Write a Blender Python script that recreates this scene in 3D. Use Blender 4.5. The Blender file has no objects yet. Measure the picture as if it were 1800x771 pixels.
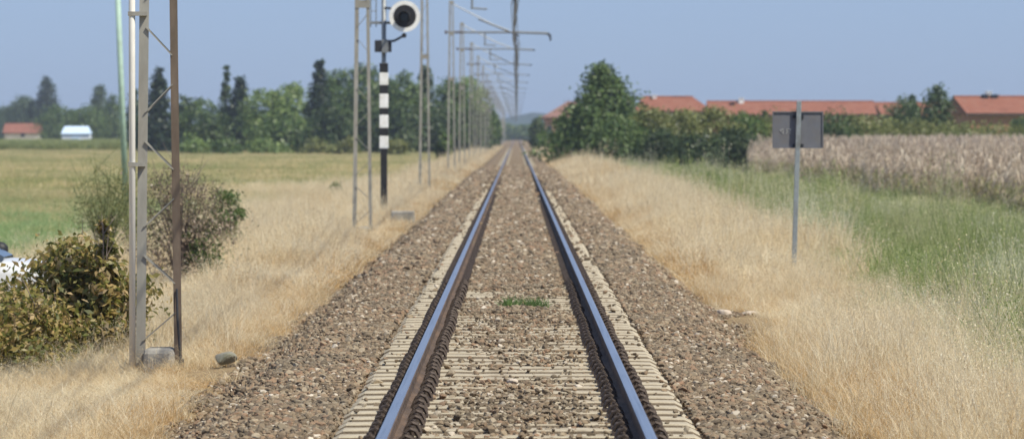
import bpy, math, random
import numpy as np
from mathutils import Vector, Matrix
R = math.radians
rng = np.random.default_rng(7)
random.seed(7)
sc = bpy.context.scene
col = sc.collection

# ------------------------------------------------------------------ camera, light, sky
CAM_Z = 1.69
F = 8000.0                       # focal length in photograph pixels (1800 wide)
cam_d = bpy.data.cameras.new('camera')
cam = bpy.data.objects.new('camera', cam_d); col.objects.link(cam)
cam_d.sensor_width = 36; cam_d.lens = 36 * F / 1800
cam_d.clip_start = 0.5; cam_d.clip_end = 9000
cam.location = (0, 0, CAM_Z)
cam.rotation_euler = (R(90) - math.atan(149.5 / F), 0, math.atan(8 / F))
cam_d.dof.use_dof = True
cam_d.dof.focus_distance = 37
cam_d.dof.aperture_fstop = 4.9
sc.camera = cam

SUN_AZ, SUN_EL = 128, 54         # degrees clockwise from +Y, degrees above the horizon
w = bpy.data.worlds.new('World'); sc.world = w; w.use_nodes = True
nt = w.node_tree; nt.nodes.clear()
sky = nt.nodes.new('ShaderNodeTexSky'); sky.sky_type = 'NISHITA'; sky.sun_disc = False
sky.sun_elevation = R(SUN_EL); sky.sun_rotation = R(SUN_AZ)
sky.air_density = 1.0; sky.dust_density = 0.6; sky.ozone_density = 3.0; sky.altitude = 200
tint = nt.nodes.new('ShaderNodeMix'); tint.data_type = 'RGBA'; tint.blend_type = 'MULTIPLY'
tint.inputs[0].default_value = 1.0; tint.inputs[7].default_value = (0.62, 0.76, 1.08, 1)
bg = nt.nodes.new('ShaderNodeBackground'); bg.inputs['Strength'].default_value = 0.10
wo = nt.nodes.new('ShaderNodeOutputWorld')
nt.links.new(sky.outputs[0], tint.inputs[6]); air = nt.nodes.new('ShaderNodeMix'); air.data_type = 'RGBA'; air.inputs[0].default_value = 0.65   # summer haze evens the sky out
air.inputs[7].default_value = (2.62, 3.55, 5.45, 1)
nt.links.new(tint.outputs[2], air.inputs[6]); nt.links.new(air.outputs[2], bg.inputs['Color'])
nt.links.new(bg.outputs[0], wo.inputs['Surface'])
sl = bpy.data.lights.new('sun', 'SUN'); sl.energy = 4.6; sl.angle = R(0.53); sl.color = (1.0, 0.94, 0.80)
sun = bpy.data.objects.new('sun', sl); col.objects.link(sun)
sd = Vector((math.sin(R(SUN_AZ)) * math.cos(R(SUN_EL)), math.cos(R(SUN_AZ)) * math.cos(R(SUN_EL)), math.sin(R(SUN_EL))))
sun.rotation_euler = sd.to_track_quat('Z', 'Y').to_euler(); sun.location = (40, -10, 60)
sc.view_settings.view_transform = 'Standard'; sc.view_settings.look = 'None'
sc.view_settings.exposure = 0.33; sc.view_settings.gamma = 1.0
sc.cycles.max_bounces = 6; sc.cycles.transparent_max_bounces = 8

def PX(px, d): return (px - 908.0) / F * d
def PZ(py, d): return CAM_Z + (236.0 - py) / F * d

# ------------------------------------------------------------------ materials
def nodes_of(name):
    m = bpy.data.materials.new(name); m.use_nodes = True
    n = m.node_tree; n.nodes.clear()
    out = n.nodes.new('ShaderNodeOutputMaterial')
    return m, n, out

def ramp(n, fac, stops):
    r = n.nodes.new('ShaderNodeValToRGB')
    e = r.color_ramp.elements
    while len(e) < len(stops): e.new(0.5)
    for i, (p, c) in enumerate(stops):
        e[i].position = p; e[i].color = (*c, 1)
    n.links.new(fac, r.inputs[0]); return r.outputs[0]

def noise(n, vec, scale, detail=4, rough=0.6):
    t = n.nodes.new('ShaderNodeTexNoise'); t.inputs['Scale'].default_value = scale
    t.inputs['Detail'].default_value = detail; t.inputs['Roughness'].default_value = rough
    if vec is not None: n.links.new(vec, t.inputs['Vector'])
    return t.outputs['Fac']

def mixc(n, fac, a, b, blend='MIX'):
    m = n.nodes.new('ShaderNodeMix'); m.data_type = 'RGBA'; m.blend_type = blend
    for sock, v in ((m.inputs[0], fac), (m.inputs[6], a), (m.inputs[7], b)):
        if isinstance(v, (int, float)): sock.default_value = v
        elif isinstance(v, tuple): sock.default_value = (*v, 1)
        else: n.links.new(v, sock)
    return m.outputs[2]

def mapping(n, vec, scale):
    mp = n.nodes.new('ShaderNodeMapping'); mp.inputs['Scale'].default_value = scale
    n.links.new(vec, mp.inputs['Vector']); return mp.outputs[0]

def math_(n, op, a, b=None):
    m = n.nodes.new('ShaderNodeMath'); m.operation = op
    for s, v in ((m.inputs[0], a), (m.inputs[1], b)):
        if v is None: continue
        if isinstance(v, (int, float)): s.default_value = v
        else: n.links.new(v, s)
    return m.outputs[0]

def solid(name, base, var=0.25, scale=6.0, rough=0.7, metal=0.0, bump=0.0, bscale=40.0, dirt=None, dscale=2.0, stretch=(1, 1, 1), spec=0.4):
    """painted / mineral surface: base colour, slight noise variation, optional stains of a second colour"""
    m, n, out = nodes_of(name)
    tc = n.nodes.new('ShaderNodeTexCoord').outputs['Object']
    v = mapping(n, tc, stretch)
    lo = tuple(max(0, c * (1 - var)) for c in base); hi = tuple(min(1, c * (1 + var)) for c in base)
    c = ramp(n, noise(n, v, scale), [(0.3, lo), (0.7, hi)])
    if dirt:
        f = ramp(n, noise(n, v, dscale, 6, 0.7), [(0.48, (0, 0, 0)), (0.68, (1, 1, 1))])
        c = mixc(n, f, c, dirt)
    b = n.nodes.new('ShaderNodeBsdfPrincipled')
    b.inputs['Roughness'].default_value = rough; b.inputs['Metallic'].default_value = metal
    b.inputs['Specular IOR Level'].default_value = spec
    n.links.new(c, b.inputs['Base Color'])
    if bump:
        bp = n.nodes.new('ShaderNodeBump'); bp.inputs['Strength'].default_value = bump; bp.inputs['Distance'].default_value = 0.02
        n.links.new(noise(n, tc, bscale), bp.inputs['Height']); n.links.new(bp.outputs[0], b.inputs['Normal'])
    n.links.new(b.outputs[0], out.inputs['Surface'])
    return m

def leafy(name, stops, patch=None, patch_scale=0.25, transl=0.35, coord='Position', per='island', patch_rng=(0.4, 0.62)):
    """leaves and blades: colour from a random value per leaf, drifting to a second set of colours in patches"""
    m, n, out = nodes_of(name)
    geo = n.nodes.new('ShaderNodeNewGeometry'); oi = n.nodes.new('ShaderNodeObjectInfo')
    rnd = geo.outputs['Random Per Island']
    if per == 'both':
        rnd = math_(n, 'FRACT', math_(n, 'ADD', rnd, math_(n, 'MULTIPLY', oi.outputs['Random'], 1.7)))
    c = ramp(n, rnd, stops)
    if patch:
        loc = geo.outputs['Position'] if coord == 'Position' else oi.outputs['Location']
        f = ramp(n, noise(n, loc, patch_scale, 3), [(patch_rng[0], (0, 0, 0)), (patch_rng[1], (1, 1, 1))])
        c = mixc(n, f, c, ramp(n, rnd, patch))
    d = n.nodes.new('ShaderNodeBsdfDiffuse'); t = n.nodes.new('ShaderNodeBsdfTranslucent')
    g = n.nodes.new('ShaderNodeBsdfGlossy'); g.inputs['Roughness'].default_value = 0.45; g.inputs['Color'].default_value = (.6, .6, .6, 1)
    mx = n.nodes.new('ShaderNodeMixShader'); mx.inputs[0].default_value = transl
    mg = n.nodes.new('ShaderNodeMixShader'); mg.inputs[0].default_value = 0.04
    n.links.new(c, d.inputs[0]); n.links.new(c, t.inputs[0])
    n.links.new(d.outputs[0], mx.inputs[1]); n.links.new(t.outputs[0], mx.inputs[2])
    n.links.new(mx.outputs[0], mg.inputs[1]); n.links.new(g.outputs[0], mg.inputs[2])
    n.links.new(mg.outputs[0], out.inputs['Surface'])
    return m

M = {}
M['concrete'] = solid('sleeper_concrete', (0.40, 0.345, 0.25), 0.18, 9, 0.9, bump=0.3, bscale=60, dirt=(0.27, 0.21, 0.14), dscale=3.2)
M['concrete_side'] = solid('shaded_sleeper_side', (0.20, 0.155, 0.105), 0.25, 9, 0.95, bump=0.3, bscale=60)  # dust brown, darkened further: shade of the sleeper sides put into the colour
M['foundation'] = solid('foundation_concrete', (0.27, 0.255, 0.225), 0.3, 8, 0.9, bump=0.4, dirt=(0.15, 0.135, 0.105))
M['rust'] = solid('rusty_rail_side', (0.085, 0.058, 0.042), 0.35, 14, 0.85, bump=0.3, bscale=80, dirt=(0.15, 0.095, 0.06), dscale=5, stretch=(1, 0.15, 1))
M['railtop'] = solid('polished_rail_head', (0.60, 0.57, 0.55), 0.10, 3, 0.28, 1.0, stretch=(30, 0.3, 1), dirt=(0.36, 0.34, 0.33), dscale=1.5)
M['clip'] = solid('rusty_clip', (0.075, 0.055, 0.043), 0.35, 30, 0.75, 0.2)
M['mast'] = solid('weathered_mast_steel', (0.30, 0.29, 0.255), 0.16, 7, 0.7, 0.15, dirt=(0.215, 0.19, 0.155), dscale=1.6, stretch=(1, 1, 0.3))
M['mast_rust'] = solid('brown_mast_steel', (0.15, 0.115, 0.085), 0.25, 9, 0.75, 0.1, dirt=(0.09, 0.06, 0.045), dscale=2.0, stretch=(1, 1, 0.3))
M['white_pipe'] = solid('white_plastic_pipe', (0.78, 0.76, 0.70), 0.06, 5, 0.55, dirt=(0.55, 0.52, 0.45), dscale=1.3, stretch=(1, 1, 0.25))
M['green_pole'] = solid('pale_green_paint', (0.36, 0.50, 0.41), 0.10, 5, 0.6, dirt=(0.27, 0.36, 0.28), dscale=1.3)
M['black'] = solid('black_paint', (0.018, 0.018, 0.02), 0.3, 8, 0.55)
M['white'] = solid('white_paint', (0.80, 0.80, 0.78), 0.05, 8, 0.5, dirt=(0.6, 0.58, 0.52), dscale=3)
M['grey_post'] = solid('galvanised_post', (0.30, 0.33, 0.34), 0.14, 14, 0.5, 0.4, dirt=(0.2, 0.2, 0.19), dscale=4)
M['sign_back'] = solid('grey_sign_back', (0.15, 0.153, 0.172), 0.10, 7, 0.6, 0.2, dirt=(0.155, 0.145, 0.14), dscale=2.5)
M['dark_metal'] = solid('dark_metal', (0.03, 0.032, 0.037), 0.3, 10, 0.6, 0.2)
M['grey_metal'] = solid('grey_metal', (0.22, 0.23, 0.235), 0.2, 10, 0.5, 0.4)
M['wire'] = solid('copper_wire', (0.17, 0.175, 0.18), 0.2, 1, 0.6, 0.3)
M['insulator'] = solid('insulator_glaze', (0.10, 0.06, 0.045), 0.2, 10, 0.25)
M['bark'] = solid('bark', (0.10, 0.08, 0.06), 0.35, 6, 0.9, stretch=(1, 1, 0.3))
M['twig'] = solid('grey_twig', (0.20, 0.16, 0.13), 0.3, 12, 0.9)
M['car_white'] = solid('car_white_paint', (0.60, 0.61, 0.61), 0.03, 2, 0.25, dirt=(0.54, 0.54, 0.52))
M['glass'] = solid('dark_glass', (0.03, 0.04, 0.05), 0.2, 2, 0.08)
M['rubber'] = solid('tyre_rubber', (0.02, 0.02, 0.02), 0.2, 20, 0.9)
M['rock'] = solid('pale_rock', (0.52, 0.44, 0.36), 0.2, 10, 0.9, bump=0.5, dirt=(0.35, 0.28, 0.2), dscale=6)
M['rock_grey'] = solid('grey_rock', (0.22, 0.21, 0.17), 0.25, 10, 0.9, bump=0.5, dirt=(0.13, 0.13, 0.08), dscale=5)
M['plaster_pink'] = solid('pink_plaster', (0.50, 0.27, 0.21), 0.10, 1.2, 0.9, dirt=(0.42, 0.25, 0.2), dscale=0.8)
M['plaster_cream'] = solid('cream_plaster', (0.62, 0.58, 0.50), 0.08, 1.2, 0.9)
M['plaster_red'] = solid('brick_red_plaster', (0.36, 0.17, 0.11), 0.15, 2, 0.9)
M['shed_blue'] = solid('pale_blue_sheet', (0.55, 0.68, 0.85), 0.05, 2, 0.5)
M['shed_white'] = solid('white_sheet', (0.72, 0.76, 0.82), 0.05, 2, 0.5)
M['wood_dark'] = solid('dark_wood', (0.06, 0.04, 0.03), 0.3, 5, 0.85)

def tile_mat():
    m, n, out = nodes_of('clay_roof_tiles')
    tc = n.nodes.new('ShaderNodeTexCoord').outputs['Object']
    c = ramp(n, noise(n, tc, 1.1, 8, 0.75), [(0.34, (0.16, 0.062, 0.036)), (0.5, (0.255, 0.092, 0.052)), (0.7, (0.235, 0.125, 0.082))])
    wv = n.nodes.new('ShaderNodeTexWave'); wv.bands_direction = 'X'; wv.inputs['Scale'].default_value = 1.6; n.links.new(tc, wv.inputs['Vector'])
    b = n.nodes.new('ShaderNodeBsdfPrincipled'); b.inputs['Roughness'].default_value = 0.9
    n.links.new(c, b.inputs['Base Color'])
    bp = n.nodes.new('ShaderNodeBump'); bp.inputs['Strength'].default_value = 0.5; bp.inputs['Distance'].default_value = 0.08
    n.links.new(wv.outputs['Fac'], bp.inputs['Height']); n.links.new(bp.outputs[0], b.inputs['Normal'])
    n.links.new(b.outputs[0], out.inputs['Surface']); return m
M['tile'] = tile_mat()
M['tile_dull'] = solid('dull_roof_tiles', (0.20, 0.105, 0.08), 0.3, 1.0, 0.95, dirt=(0.26, 0.17, 0.14), dscale=0.9)

def stone_mat():
    m, n, out = nodes_of('ballast_stone')
    oi = n.nodes.new('ShaderNodeObjectInfo'); tc = n.nodes.new('ShaderNodeTexCoord').outputs['Object']
    c = ramp(n, oi.outputs['Random'], [(0.0, (0.12, 0.09, 0.062)), (0.25, (0.195, 0.147, 0.098)), (0.5, (0.265, 0.20, 0.13)),
             (0.62, (0.275, 0.172, 0.108)), (0.8, (0.285, 0.225, 0.15)), (0.94, (0.39, 0.325, 0.235)), (1.0, (0.62, 0.55, 0.45))])
    ln = noise(n, oi.outputs['Location'], 0.7, 4)
    c = mixc(n, ramp(n, ln, [(0.42, (0, 0, 0)), (0.65, (0.55, 0.55, 0.55))]), c, (0.165, 0.142, 0.105))
    c = mixc(n, 0.6, c, ramp(n, noise(n, tc, 3.0), [(0.3, (0.72, 0.68, 0.62)), (0.7, (1, 1, 1))]), 'MULTIPLY')
    b = n.nodes.new('ShaderNodeBsdfPrincipled'); b.inputs['Roughness'].default_value = 0.9; b.inputs['Specular IOR Level'].default_value = 0.2
    n.links.new(c, b.inputs['Base Color']); n.links.new(b.outputs[0], out.inputs['Surface']); return m
M['stone'] = stone_mat()

def ballast_mat():
    m, n, out = nodes_of('ballast_bed')
    pos = n.nodes.new('ShaderNodeNewGeometry').outputs['Position']
    c = ramp(n, noise(n, pos, 14, 5, 0.75), [(0.3, (0.08, 0.058, 0.038)), (0.5, (0.20, 0.145, 0.088)), (0.7, (0.30, 0.225, 0.145))])
    c = mixc(n, ramp(n, noise(n, pos, 0.5, 4), [(0.42, (0, 0, 0)), (0.66, (0.8, 0.8, 0.8))]), c, (0.19, 0.15, 0.105))
    b = n.nodes.new('ShaderNodeBsdfPrincipled'); b.inputs['Roughness'].default_value = 0.95; b.inputs['Specular IOR Level'].default_value = 0.1
    n.links.new(c, b.inputs['Base Color'])
    bp = n.nodes.new('ShaderNodeBump'); bp.inputs['Strength'].default_value = 0.9; bp.inputs['Distance'].default_value = 0.05
    n.links.new(noise(n, pos, 18, 5), bp.inputs['Height']); n.links.new(bp.outputs[0], b.inputs['Normal'])
    n.links.new(b.outputs[0], out.inputs['Surface']); return m

def ground_mat():
    m, n, out = nodes_of('ground_soil_and_grass')
    pos = n.nodes.new('ShaderNodeNewGeometry').outputs['Position']
    sep = n.nodes.new('ShaderNodeSeparateXYZ'); n.links.new(pos, sep.inputs[0])
    straw = ramp(n, noise(n, pos, 1.3, 6, 0.7), [(0.3, (0.16, 0.115, 0.065)), (0.7, (0.33, 0.24, 0.135))])
    field = ramp(n, noise(n, mapping(n, pos, (0.09, 0.03, 0.1)), 1.0, 6, 0.65), [(0.35, (0.26, 0.25, 0.10)), (0.5, (0.40, 0.34, 0.15)), (0.68, (0.52, 0.42, 0.22))])
    green = ramp(n, noise(n, pos, 0.35, 6, 0.65), [(0.35, (0.14, 0.20, 0.07)), (0.65, (0.30, 0.31, 0.13))])
    wob = math_(n, 'MULTIPLY', math_(n, 'SUBTRACT', noise(n, pos, 0.25, 3), 0.5), 3.0)
    xw = math_(n, 'ADD', sep.outputs[0], wob)
    mr = n.nodes.new('ShaderNodeMapRange'); mr.inputs[1].default_value = 5.0; mr.inputs[2].default_value = 6.5; n.links.new(xw, mr.inputs[0])
    ml = n.nodes.new('ShaderNodeMapRange'); ml.inputs[1].default_value = -6.5; ml.inputs[2].default_value = -9.5; n.links.new(xw, ml.inputs[0])
    c = mixc(n, mr.outputs[0], straw, green); c = mixc(n, ml.outputs[0], c, field)
    b = n.nodes.new('ShaderNodeBsdfPrincipled'); b.inputs['Roughness'].default_value = 1.0; b.inputs['Specular IOR Level'].default_value = 0.05
    n.links.new(c, b.inputs['Base Color'])
    bp = n.nodes.new('ShaderNodeBump'); bp.inputs['Strength'].default_value = 0.8; bp.inputs['Distance'].default_value = 0.1
    n.links.new(noise(n, pos, 5, 5), bp.inputs['Height']); n.links.new(bp.outputs[0], b.inputs['Normal'])
    n.links.new(b.outputs[0], out.inputs['Surface']); return m
M['ballast'] = ballast_mat(); M['ground'] = ground_mat()
M['hills'] = solid('wooded_hills', (0.04, 0.065, 0.06), 0.4, 0.02, 1.0)

M['straw'] = leafy('straw_blades', [(0, (0.60, 0.47, 0.26)), (0.35, (0.80, 0.67, 0.43)), (0.8, (0.89, 0.79, 0.56)), (1, (0.92, 0.87, 0.69))],
                   [(0, (0.48, 0.33, 0.145)), (0.5, (0.70, 0.51, 0.255)), (1, (0.82, 0.66, 0.39))], 0.45, 0.5, 'Loc', 'both', (0.50, 0.70))
M['straw_ochre'] = leafy('ochre_blades', [(0, (0.40, 0.245, 0.10)), (0.5, (0.62, 0.41, 0.185)), (1, (0.76, 0.56, 0.29))], None, transl=0.5, per='both')
M['field'] = leafy('field_grass', [(0, (0.42, 0.36, 0.15)), (0.5, (0.66, 0.56, 0.29)), (1, (0.80, 0.68, 0.42))],
                   [(0, (0.22, 0.27, 0.09)), (0.5, (0.38, 0.39, 0.16)), (1, (0.56, 0.51, 0.25))], 0.06, 0.5, 'Loc', 'both', (0.42, 0.6))
M['meadow'] = leafy('green_meadow', [(0, (0.18, 0.32, 0.11)), (0.5, (0.31, 0.43, 0.17)), (1, (0.50, 0.53, 0.27))], None, transl=0.5, per='both')
M['weeds'] = leafy('green_weeds', [(0, (0.13, 0.20, 0.045)), (0.5, (0.28, 0.36, 0.095)), (0.85, (0.45, 0.46, 0.19)), (1, (0.64, 0.61, 0.38))],
                   [(0, (0.40, 0.38, 0.19)), (0.5, (0.56, 0.53, 0.29)), (1, (0.72, 0.66, 0.44))], 0.22, 0.5, 'Loc', 'both', (0.46, 0.60))
M['seedgrass'] = leafy('pale_seed_grass', [(0, (0.45, 0.46, 0.27)), (0.5, (0.64, 0.62, 0.42)), (1, (0.80, 0.76, 0.58))], None, transl=0.5, per='both')
M['corn_dry'] = leafy('dry_maize', [(0, (0.32, 0.24, 0.175)), (0.5, (0.60, 0.485, 0.375)), (1, (0.84, 0.73, 0.58))], None, transl=0.4, per='both')
M['corn_low'] = leafy('maize_lower_leaves', [(0, (0.18, 0.22, 0.07)), (0.5, (0.42, 0.40, 0.18)), (1, (0.58, 0.52, 0.32))], None, transl=0.4, per='both')
M['crop'] = leafy('green_crop', [(0, (0.17, 0.23, 0.07)), (0.5, (0.30, 0.34, 0.12)), (1, (0.44, 0.43, 0.18))], None, transl=0.5, per='both')
M['tuft'] = leafy('green_tuft', [(0, (0.07, 0.14, 0.035)), (1, (0.20, 0.29, 0.09))], None, transl=0.4)
def fol(name, a, b, c, tr=0.3): return leafy(name, [(0, a), (0.55, b), (1, c)], None, transl=tr)
M['fir'] = fol('fir_needles', (0.014, 0.028, 0.014), (0.026, 0.046, 0.022), (0.048, 0.075, 0.032), 0.12)
M['dark_leaf'] = fol('dark_leaves', (0.034, 0.064, 0.021), (0.062, 0.102, 0.031), (0.108, 0.15, 0.047))
M['mid_leaf'] = fol('mid_leaves', (0.052, 0.098, 0.024), (0.092, 0.15, 0.036), (0.155, 0.21, 0.058))
M['light_leaf'] = fol('light_leaves', (0.11, 0.18, 0.042), (0.18, 0.26, 0.07), (0.26, 0.33, 0.10), 0.4)
M['olive_leaf'] = fol('olive_leaves', (0.11, 0.13, 0.034), (0.185, 0.205, 0.06), (0.28, 0.28, 0.10), 0.4)
M['deep_leaf'] = fol('deep_green_leaves', (0.026, 0.046, 0.018), (0.05, 0.08, 0.028), (0.09, 0.125, 0.045))
M['tree_right'] = fol('pyramid_tree_leaves', (0.045, 0.085, 0.024), (0.09, 0.145, 0.04), (0.16, 0.22, 0.068))
M['autumn_leaf'] = leafy('browning_leaves', [(0, (0.10, 0.115, 0.026)), (0.3, (0.24, 0.235, 0.055)), (0.55, (0.40, 0.32, 0.095)), (0.85, (0.50, 0.35, 0.15)), (1, (0.70, 0.55, 0.33))],
                         [(0, (0.07, 0.098, 0.026)), (0.6, (0.165, 0.185, 0.046)), (1, (0.34, 0.30, 0.085))], 2.6, 0.5, per='both', patch_rng=(0.50, 0.68))
M['dry_bush'] = leafy('dry_bush_leaves', [(0, (0.17, 0.12, 0.085)), (0.5, (0.29, 0.215, 0.155)), (1, (0.42, 0.33, 0.24))],
                      [(0, (0.07, 0.10, 0.035)), (1, (0.22, 0.25, 0.095))], 1.1, 0.35, patch_rng=(0.46, 0.62))
M['wisp'] = leafy('wispy_weed_leaves', [(0, (0.14, 0.175, 0.065)), (0.5, (0.24, 0.27, 0.11)), (1, (0.36, 0.36, 0.17))], None, transl=0.4)

# ------------------------------------------------------------------ mesh helpers
class MB:
    def __init__(s): s.v = []; s.f = []; s.mi = []
    def add(s, vs, fs, mi=0):
        o = len(s.v); s.v += [tuple(p) for p in vs]; s.f += [tuple(i + o for i in f) for f in fs]; s.mi += [mi] * len(fs); return s
    def box(s, x0, x1, y0, y1, z0, z1, mi=0):
        return s.add([(x, y, z) for z in (z0, z1) for y in (y0, y1) for x in (x0, x1)],
                     [(0, 2, 3, 1), (4, 5, 7, 6), (0, 1, 5, 4), (2, 6, 7, 3), (0, 4, 6, 2), (1, 3, 7, 5)], mi)
    def bar(s, a, b, w, h, mi=0):
        a = Vector(a); b = Vector(b); d = (b - a).normalized()
        u = d.cross(Vector((0, 1, 0)));
        if u.length < 1e-3: u = d.cross(Vector((1, 0, 0)))
        u.normalize(); v = d.cross(u).normalized()
        vs = []
        for p in (a, b):
            for su, sv in ((-1, -1), (1, -1), (1, 1), (-1, 1)): vs.append(p + u * su * w / 2 + v * sv * h / 2)
        return s.add(vs, [(3, 2, 1, 0), (4, 5, 6, 7), (0, 1, 5, 4), (1, 2, 6, 5), (2, 3, 7, 6), (3, 0, 4, 7)], mi)
    def tube(s, pts, rad, n=8, mi=0, cap=True):
        pts = [Vector(p) for p in pts]
        if not hasattr(rad, '__len__'): rad = [rad] * len(pts)
        vs = []; fs = []; u = None
        for i, p in enumerate(pts):
            d = (pts[min(i + 1, len(pts) - 1)] - pts[max(i - 1, 0)]).normalized()
            if u is None:
                u = d.cross(Vector((0, 0, 1)))
                if u.length < 1e-3: u = d.cross(Vector((1, 0, 0)))
            else: u = u - d * u.dot(d)
            u.normalize(); v = d.cross(u)
            for k in range(n):
                a = 2 * math.pi * k / n; vs.append(p + (u * math.cos(a) + v * math.sin(a)) * rad[i])
        for i in range(len(pts) - 1):
            for k in range(n):
                k2 = (k + 1) % n; fs.append((i * n + k, i * n + k2, (i + 1) * n + k2, (i + 1) * n + k))
        if cap: fs.append(tuple(range(n - 1, -1, -1))); fs.append(tuple((len(pts) - 1) * n + k for k in range(n)))
        return s.add(vs, fs, mi)
    def prism(s, prof, y0, y1, mi=0, axis='y'):
        n = len(prof); vs = []
        for y in (y0, y1):
            for a, b in prof: vs.append((a, y, b) if axis == 'y' else (y, a, b))
        fs = [(k, (k + 1) % n, n + (k + 1) % n, n + k) for k in range(n)] + [tuple(range(n - 1, -1, -1)), tuple(range(n, 2 * n))]
        return s.add(vs, fs, mi)
    def mesh(s, name, mats, smooth=False):
        me = bpy.data.meshes.new(name); me.from_pydata(s.v, [], s.f)
        for m in (mats if isinstance(mats, (list, tuple)) else [mats]): me.materials.append(m)
        if len(set(s.mi)) > 1: me.polygons.foreach_set('material_index', s.mi)
        if smooth: me.polygons.foreach_set('use_smooth', [True] * len(me.polygons))
        bm_fix(me); me.update(); return me
    def build(s, name, mats, parent=None, loc=(0, 0, 0), smooth=False):
        return link(name, s.mesh(name, mats, smooth), parent, loc)
import bmesh
def bm_fix(me):
    bm = bmesh.new(); bm.from_mesh(me); bmesh.ops.recalc_face_normals(bm, faces=bm.faces); bm.to_mesh(me); bm.free()
def link(name, data, parent=None, loc=(0, 0, 0)):
    o = bpy.data.objects.new(name, data); col.objects.link(o); o.location = loc
    if parent is not None: o.parent = parent
    return o
def bevel(o, wd=0.01, seg=2):
    m = o.modifiers.new('bevel', 'BEVEL'); m.width = wd; m.segments = seg; m.limit_method = 'ANGLE'; return o
def tag(o, label, cat, group=None):
    o['label'] = label; o['category'] = cat
    if group: o['group'] = group
    return o
def thing(name, label, cat, loc=(0, 0, 0), rz=0.0, group=None):
    o = link(name, None, None, loc); o.rotation_euler.z = rz; o.empty_display_size = 0.3
    return tag(o, label, cat, group)
def kind(o, k): o['kind'] = k; return o

def np_mesh(name, V, Fc, mat, mi=None, smooth=False):
    """V (n,3), Fc (m,k) with k = 3 or 4"""
    me = bpy.data.meshes.new(name); k = Fc.shape[1]; m = len(Fc)
    me.vertices.add(len(V)); me.vertices.foreach_set('co', np.asarray(V, np.float32).ravel())
    me.loops.add(m * k); me.loops.foreach_set('vertex_index', np.asarray(Fc, np.int32).ravel())
    me.polygons.add(m); me.polygons.foreach_set('loop_start', np.arange(0, m * k, k, dtype=np.int32))
    for mm in (mat if isinstance(mat, (list, tuple)) else [mat]): me.materials.append(mm)
    if mi is not None: me.polygons.foreach_set('material_index', np.asarray(mi, np.int32))
    if smooth: me.polygons.foreach_set('use_smooth', np.ones(m, bool))
    me.update(calc_edges=True); me.validate(); return me

def unit(a): return a / np.maximum(np.linalg.norm(a, axis=-1, keepdims=True), 1e-9)

def leaves_mesh(name, P, N, size, mat, aspect=0.6, droop=None, fold=False):
    """one rhombic leaf per point; P centres, N normals, size (n,)"""
    n = len(P); r = rng.normal(size=(n, 3))
    if droop is not None: r = r * 0.5 + droop
    T = unit(r - N * np.sum(r * N, 1, keepdims=True)); B = np.cross(N, T)
    s = size[:, None]
    V = np.stack([P - T * s, P + B * s * aspect + T * s * 0.1, P + T * s, P - B * s * aspect + T * s * 0.1], 1)
    if fold: V[:, 1] += N * s * 0.25; V[:, 3] += N * s * 0.25
    V = V.reshape(-1, 3)
    return np_mesh(name, V, np.arange(n * 4).reshape(n, 4), mat)

# ------------------------------------------------------------------ terrain
def gz(x, y):
    x = np.asarray(x, float); y = np.asarray(y, float)
    rz_ = np.interp(x, [0, 2.0, 2.6, 3.4, 4.6, 5.6, 7.4, 9.5, 1e4], [-.75, -.62, -.5, -.52, -.62, -.74, -1.0, -1.06, -1.06])
    lz_ = np.interp(-x, [0, 2.0, 2.6, 3.6, 5, 7.5, 10, 1e4], [-.75, -.62, -.52, -.6, -.8, -1.0, -1.05, -1.05])
    z = np.where(x >= 0, rz_, lz_)
    b = np.clip((np.abs(x) - 2.6) / 5, 0, 1) * 0.06
    return z + b * (np.sin(x * 0.9 + y * 0.21) + np.sin(y * 0.37 - x * 0.5) + np.sin(y * 0.08 + 1.3))
def bz(x):
    return np.interp(np.abs(x), [0, 0.55, 1.1, 1.6, 1.95, 2.45, 2.9], [-.25, -.26, -.26, -.235, -.27, -.56, -.85])

def grid(name, xs, ys, zf, mat):
    X, Y = np.meshgrid(xs, ys); Z = zf(X, Y); nx, ny = len(xs), len(ys)
    V = np.stack([X, Y, Z], -1).reshape(-1, 3)
    i = (np.arange(ny - 1)[:, None] * nx + np.arange(nx - 1)[None]).ravel()
    return np_mesh(name, V, np.stack([i, i + 1, i + nx + 1, i + nx], 1), mat, smooth=True)

xs = np.concatenate([[-900, -500, -250, -120, -60, -40], np.arange(-30, -10, 2.5), np.arange(-10, 10, 0.35), np.arange(10, 30, 2.5), [30, 40, 60, 120, 250, 500, 900]])
ys = np.concatenate([[-80, -40], np.arange(-10, 200, 2.0), np.arange(200, 800, 10), np.arange(800, 3001, 100)])
kind(link('ground', grid('ground', xs, ys, gz, M['ground'])), 'structure')
bx_ = np.array([-2.9, -2.45, -2.2, -1.95, -1.6, -1.1, -.55, 0, .55, 1.1, 1.6, 1.95, 2.2, 2.45, 2.9])
by_ = np.concatenate([np.arange(-10, 300, 1.0), np.arange(300, 1500, 20)])
bed_edge = lambda X, Y: bz(X) + 0.05 * np.clip(np.abs(X) - 1.7, 0, 1) * (np.sin(Y * 0.9 + X) + np.sin(Y * 2.3)) + np.where(np.abs(X) > 2.8, -0.1, 0)
def bed_z(X, Y):
    z = bed_edge(X, Y)
    cover = np.clip((Y - 52) / 14, 0, 1) * (np.abs(X) < 0.6) * 0.055 + np.clip((Y - 150) / 40, 0, 1) * (np.abs(X) < 1.3) * (np.abs(X) >= .6) * 0.02
    return z + cover
kind(link('ballast_bed', grid('ballast_bed', bx_, by_, bed_z, M['ballast'])), 'structure')

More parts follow.
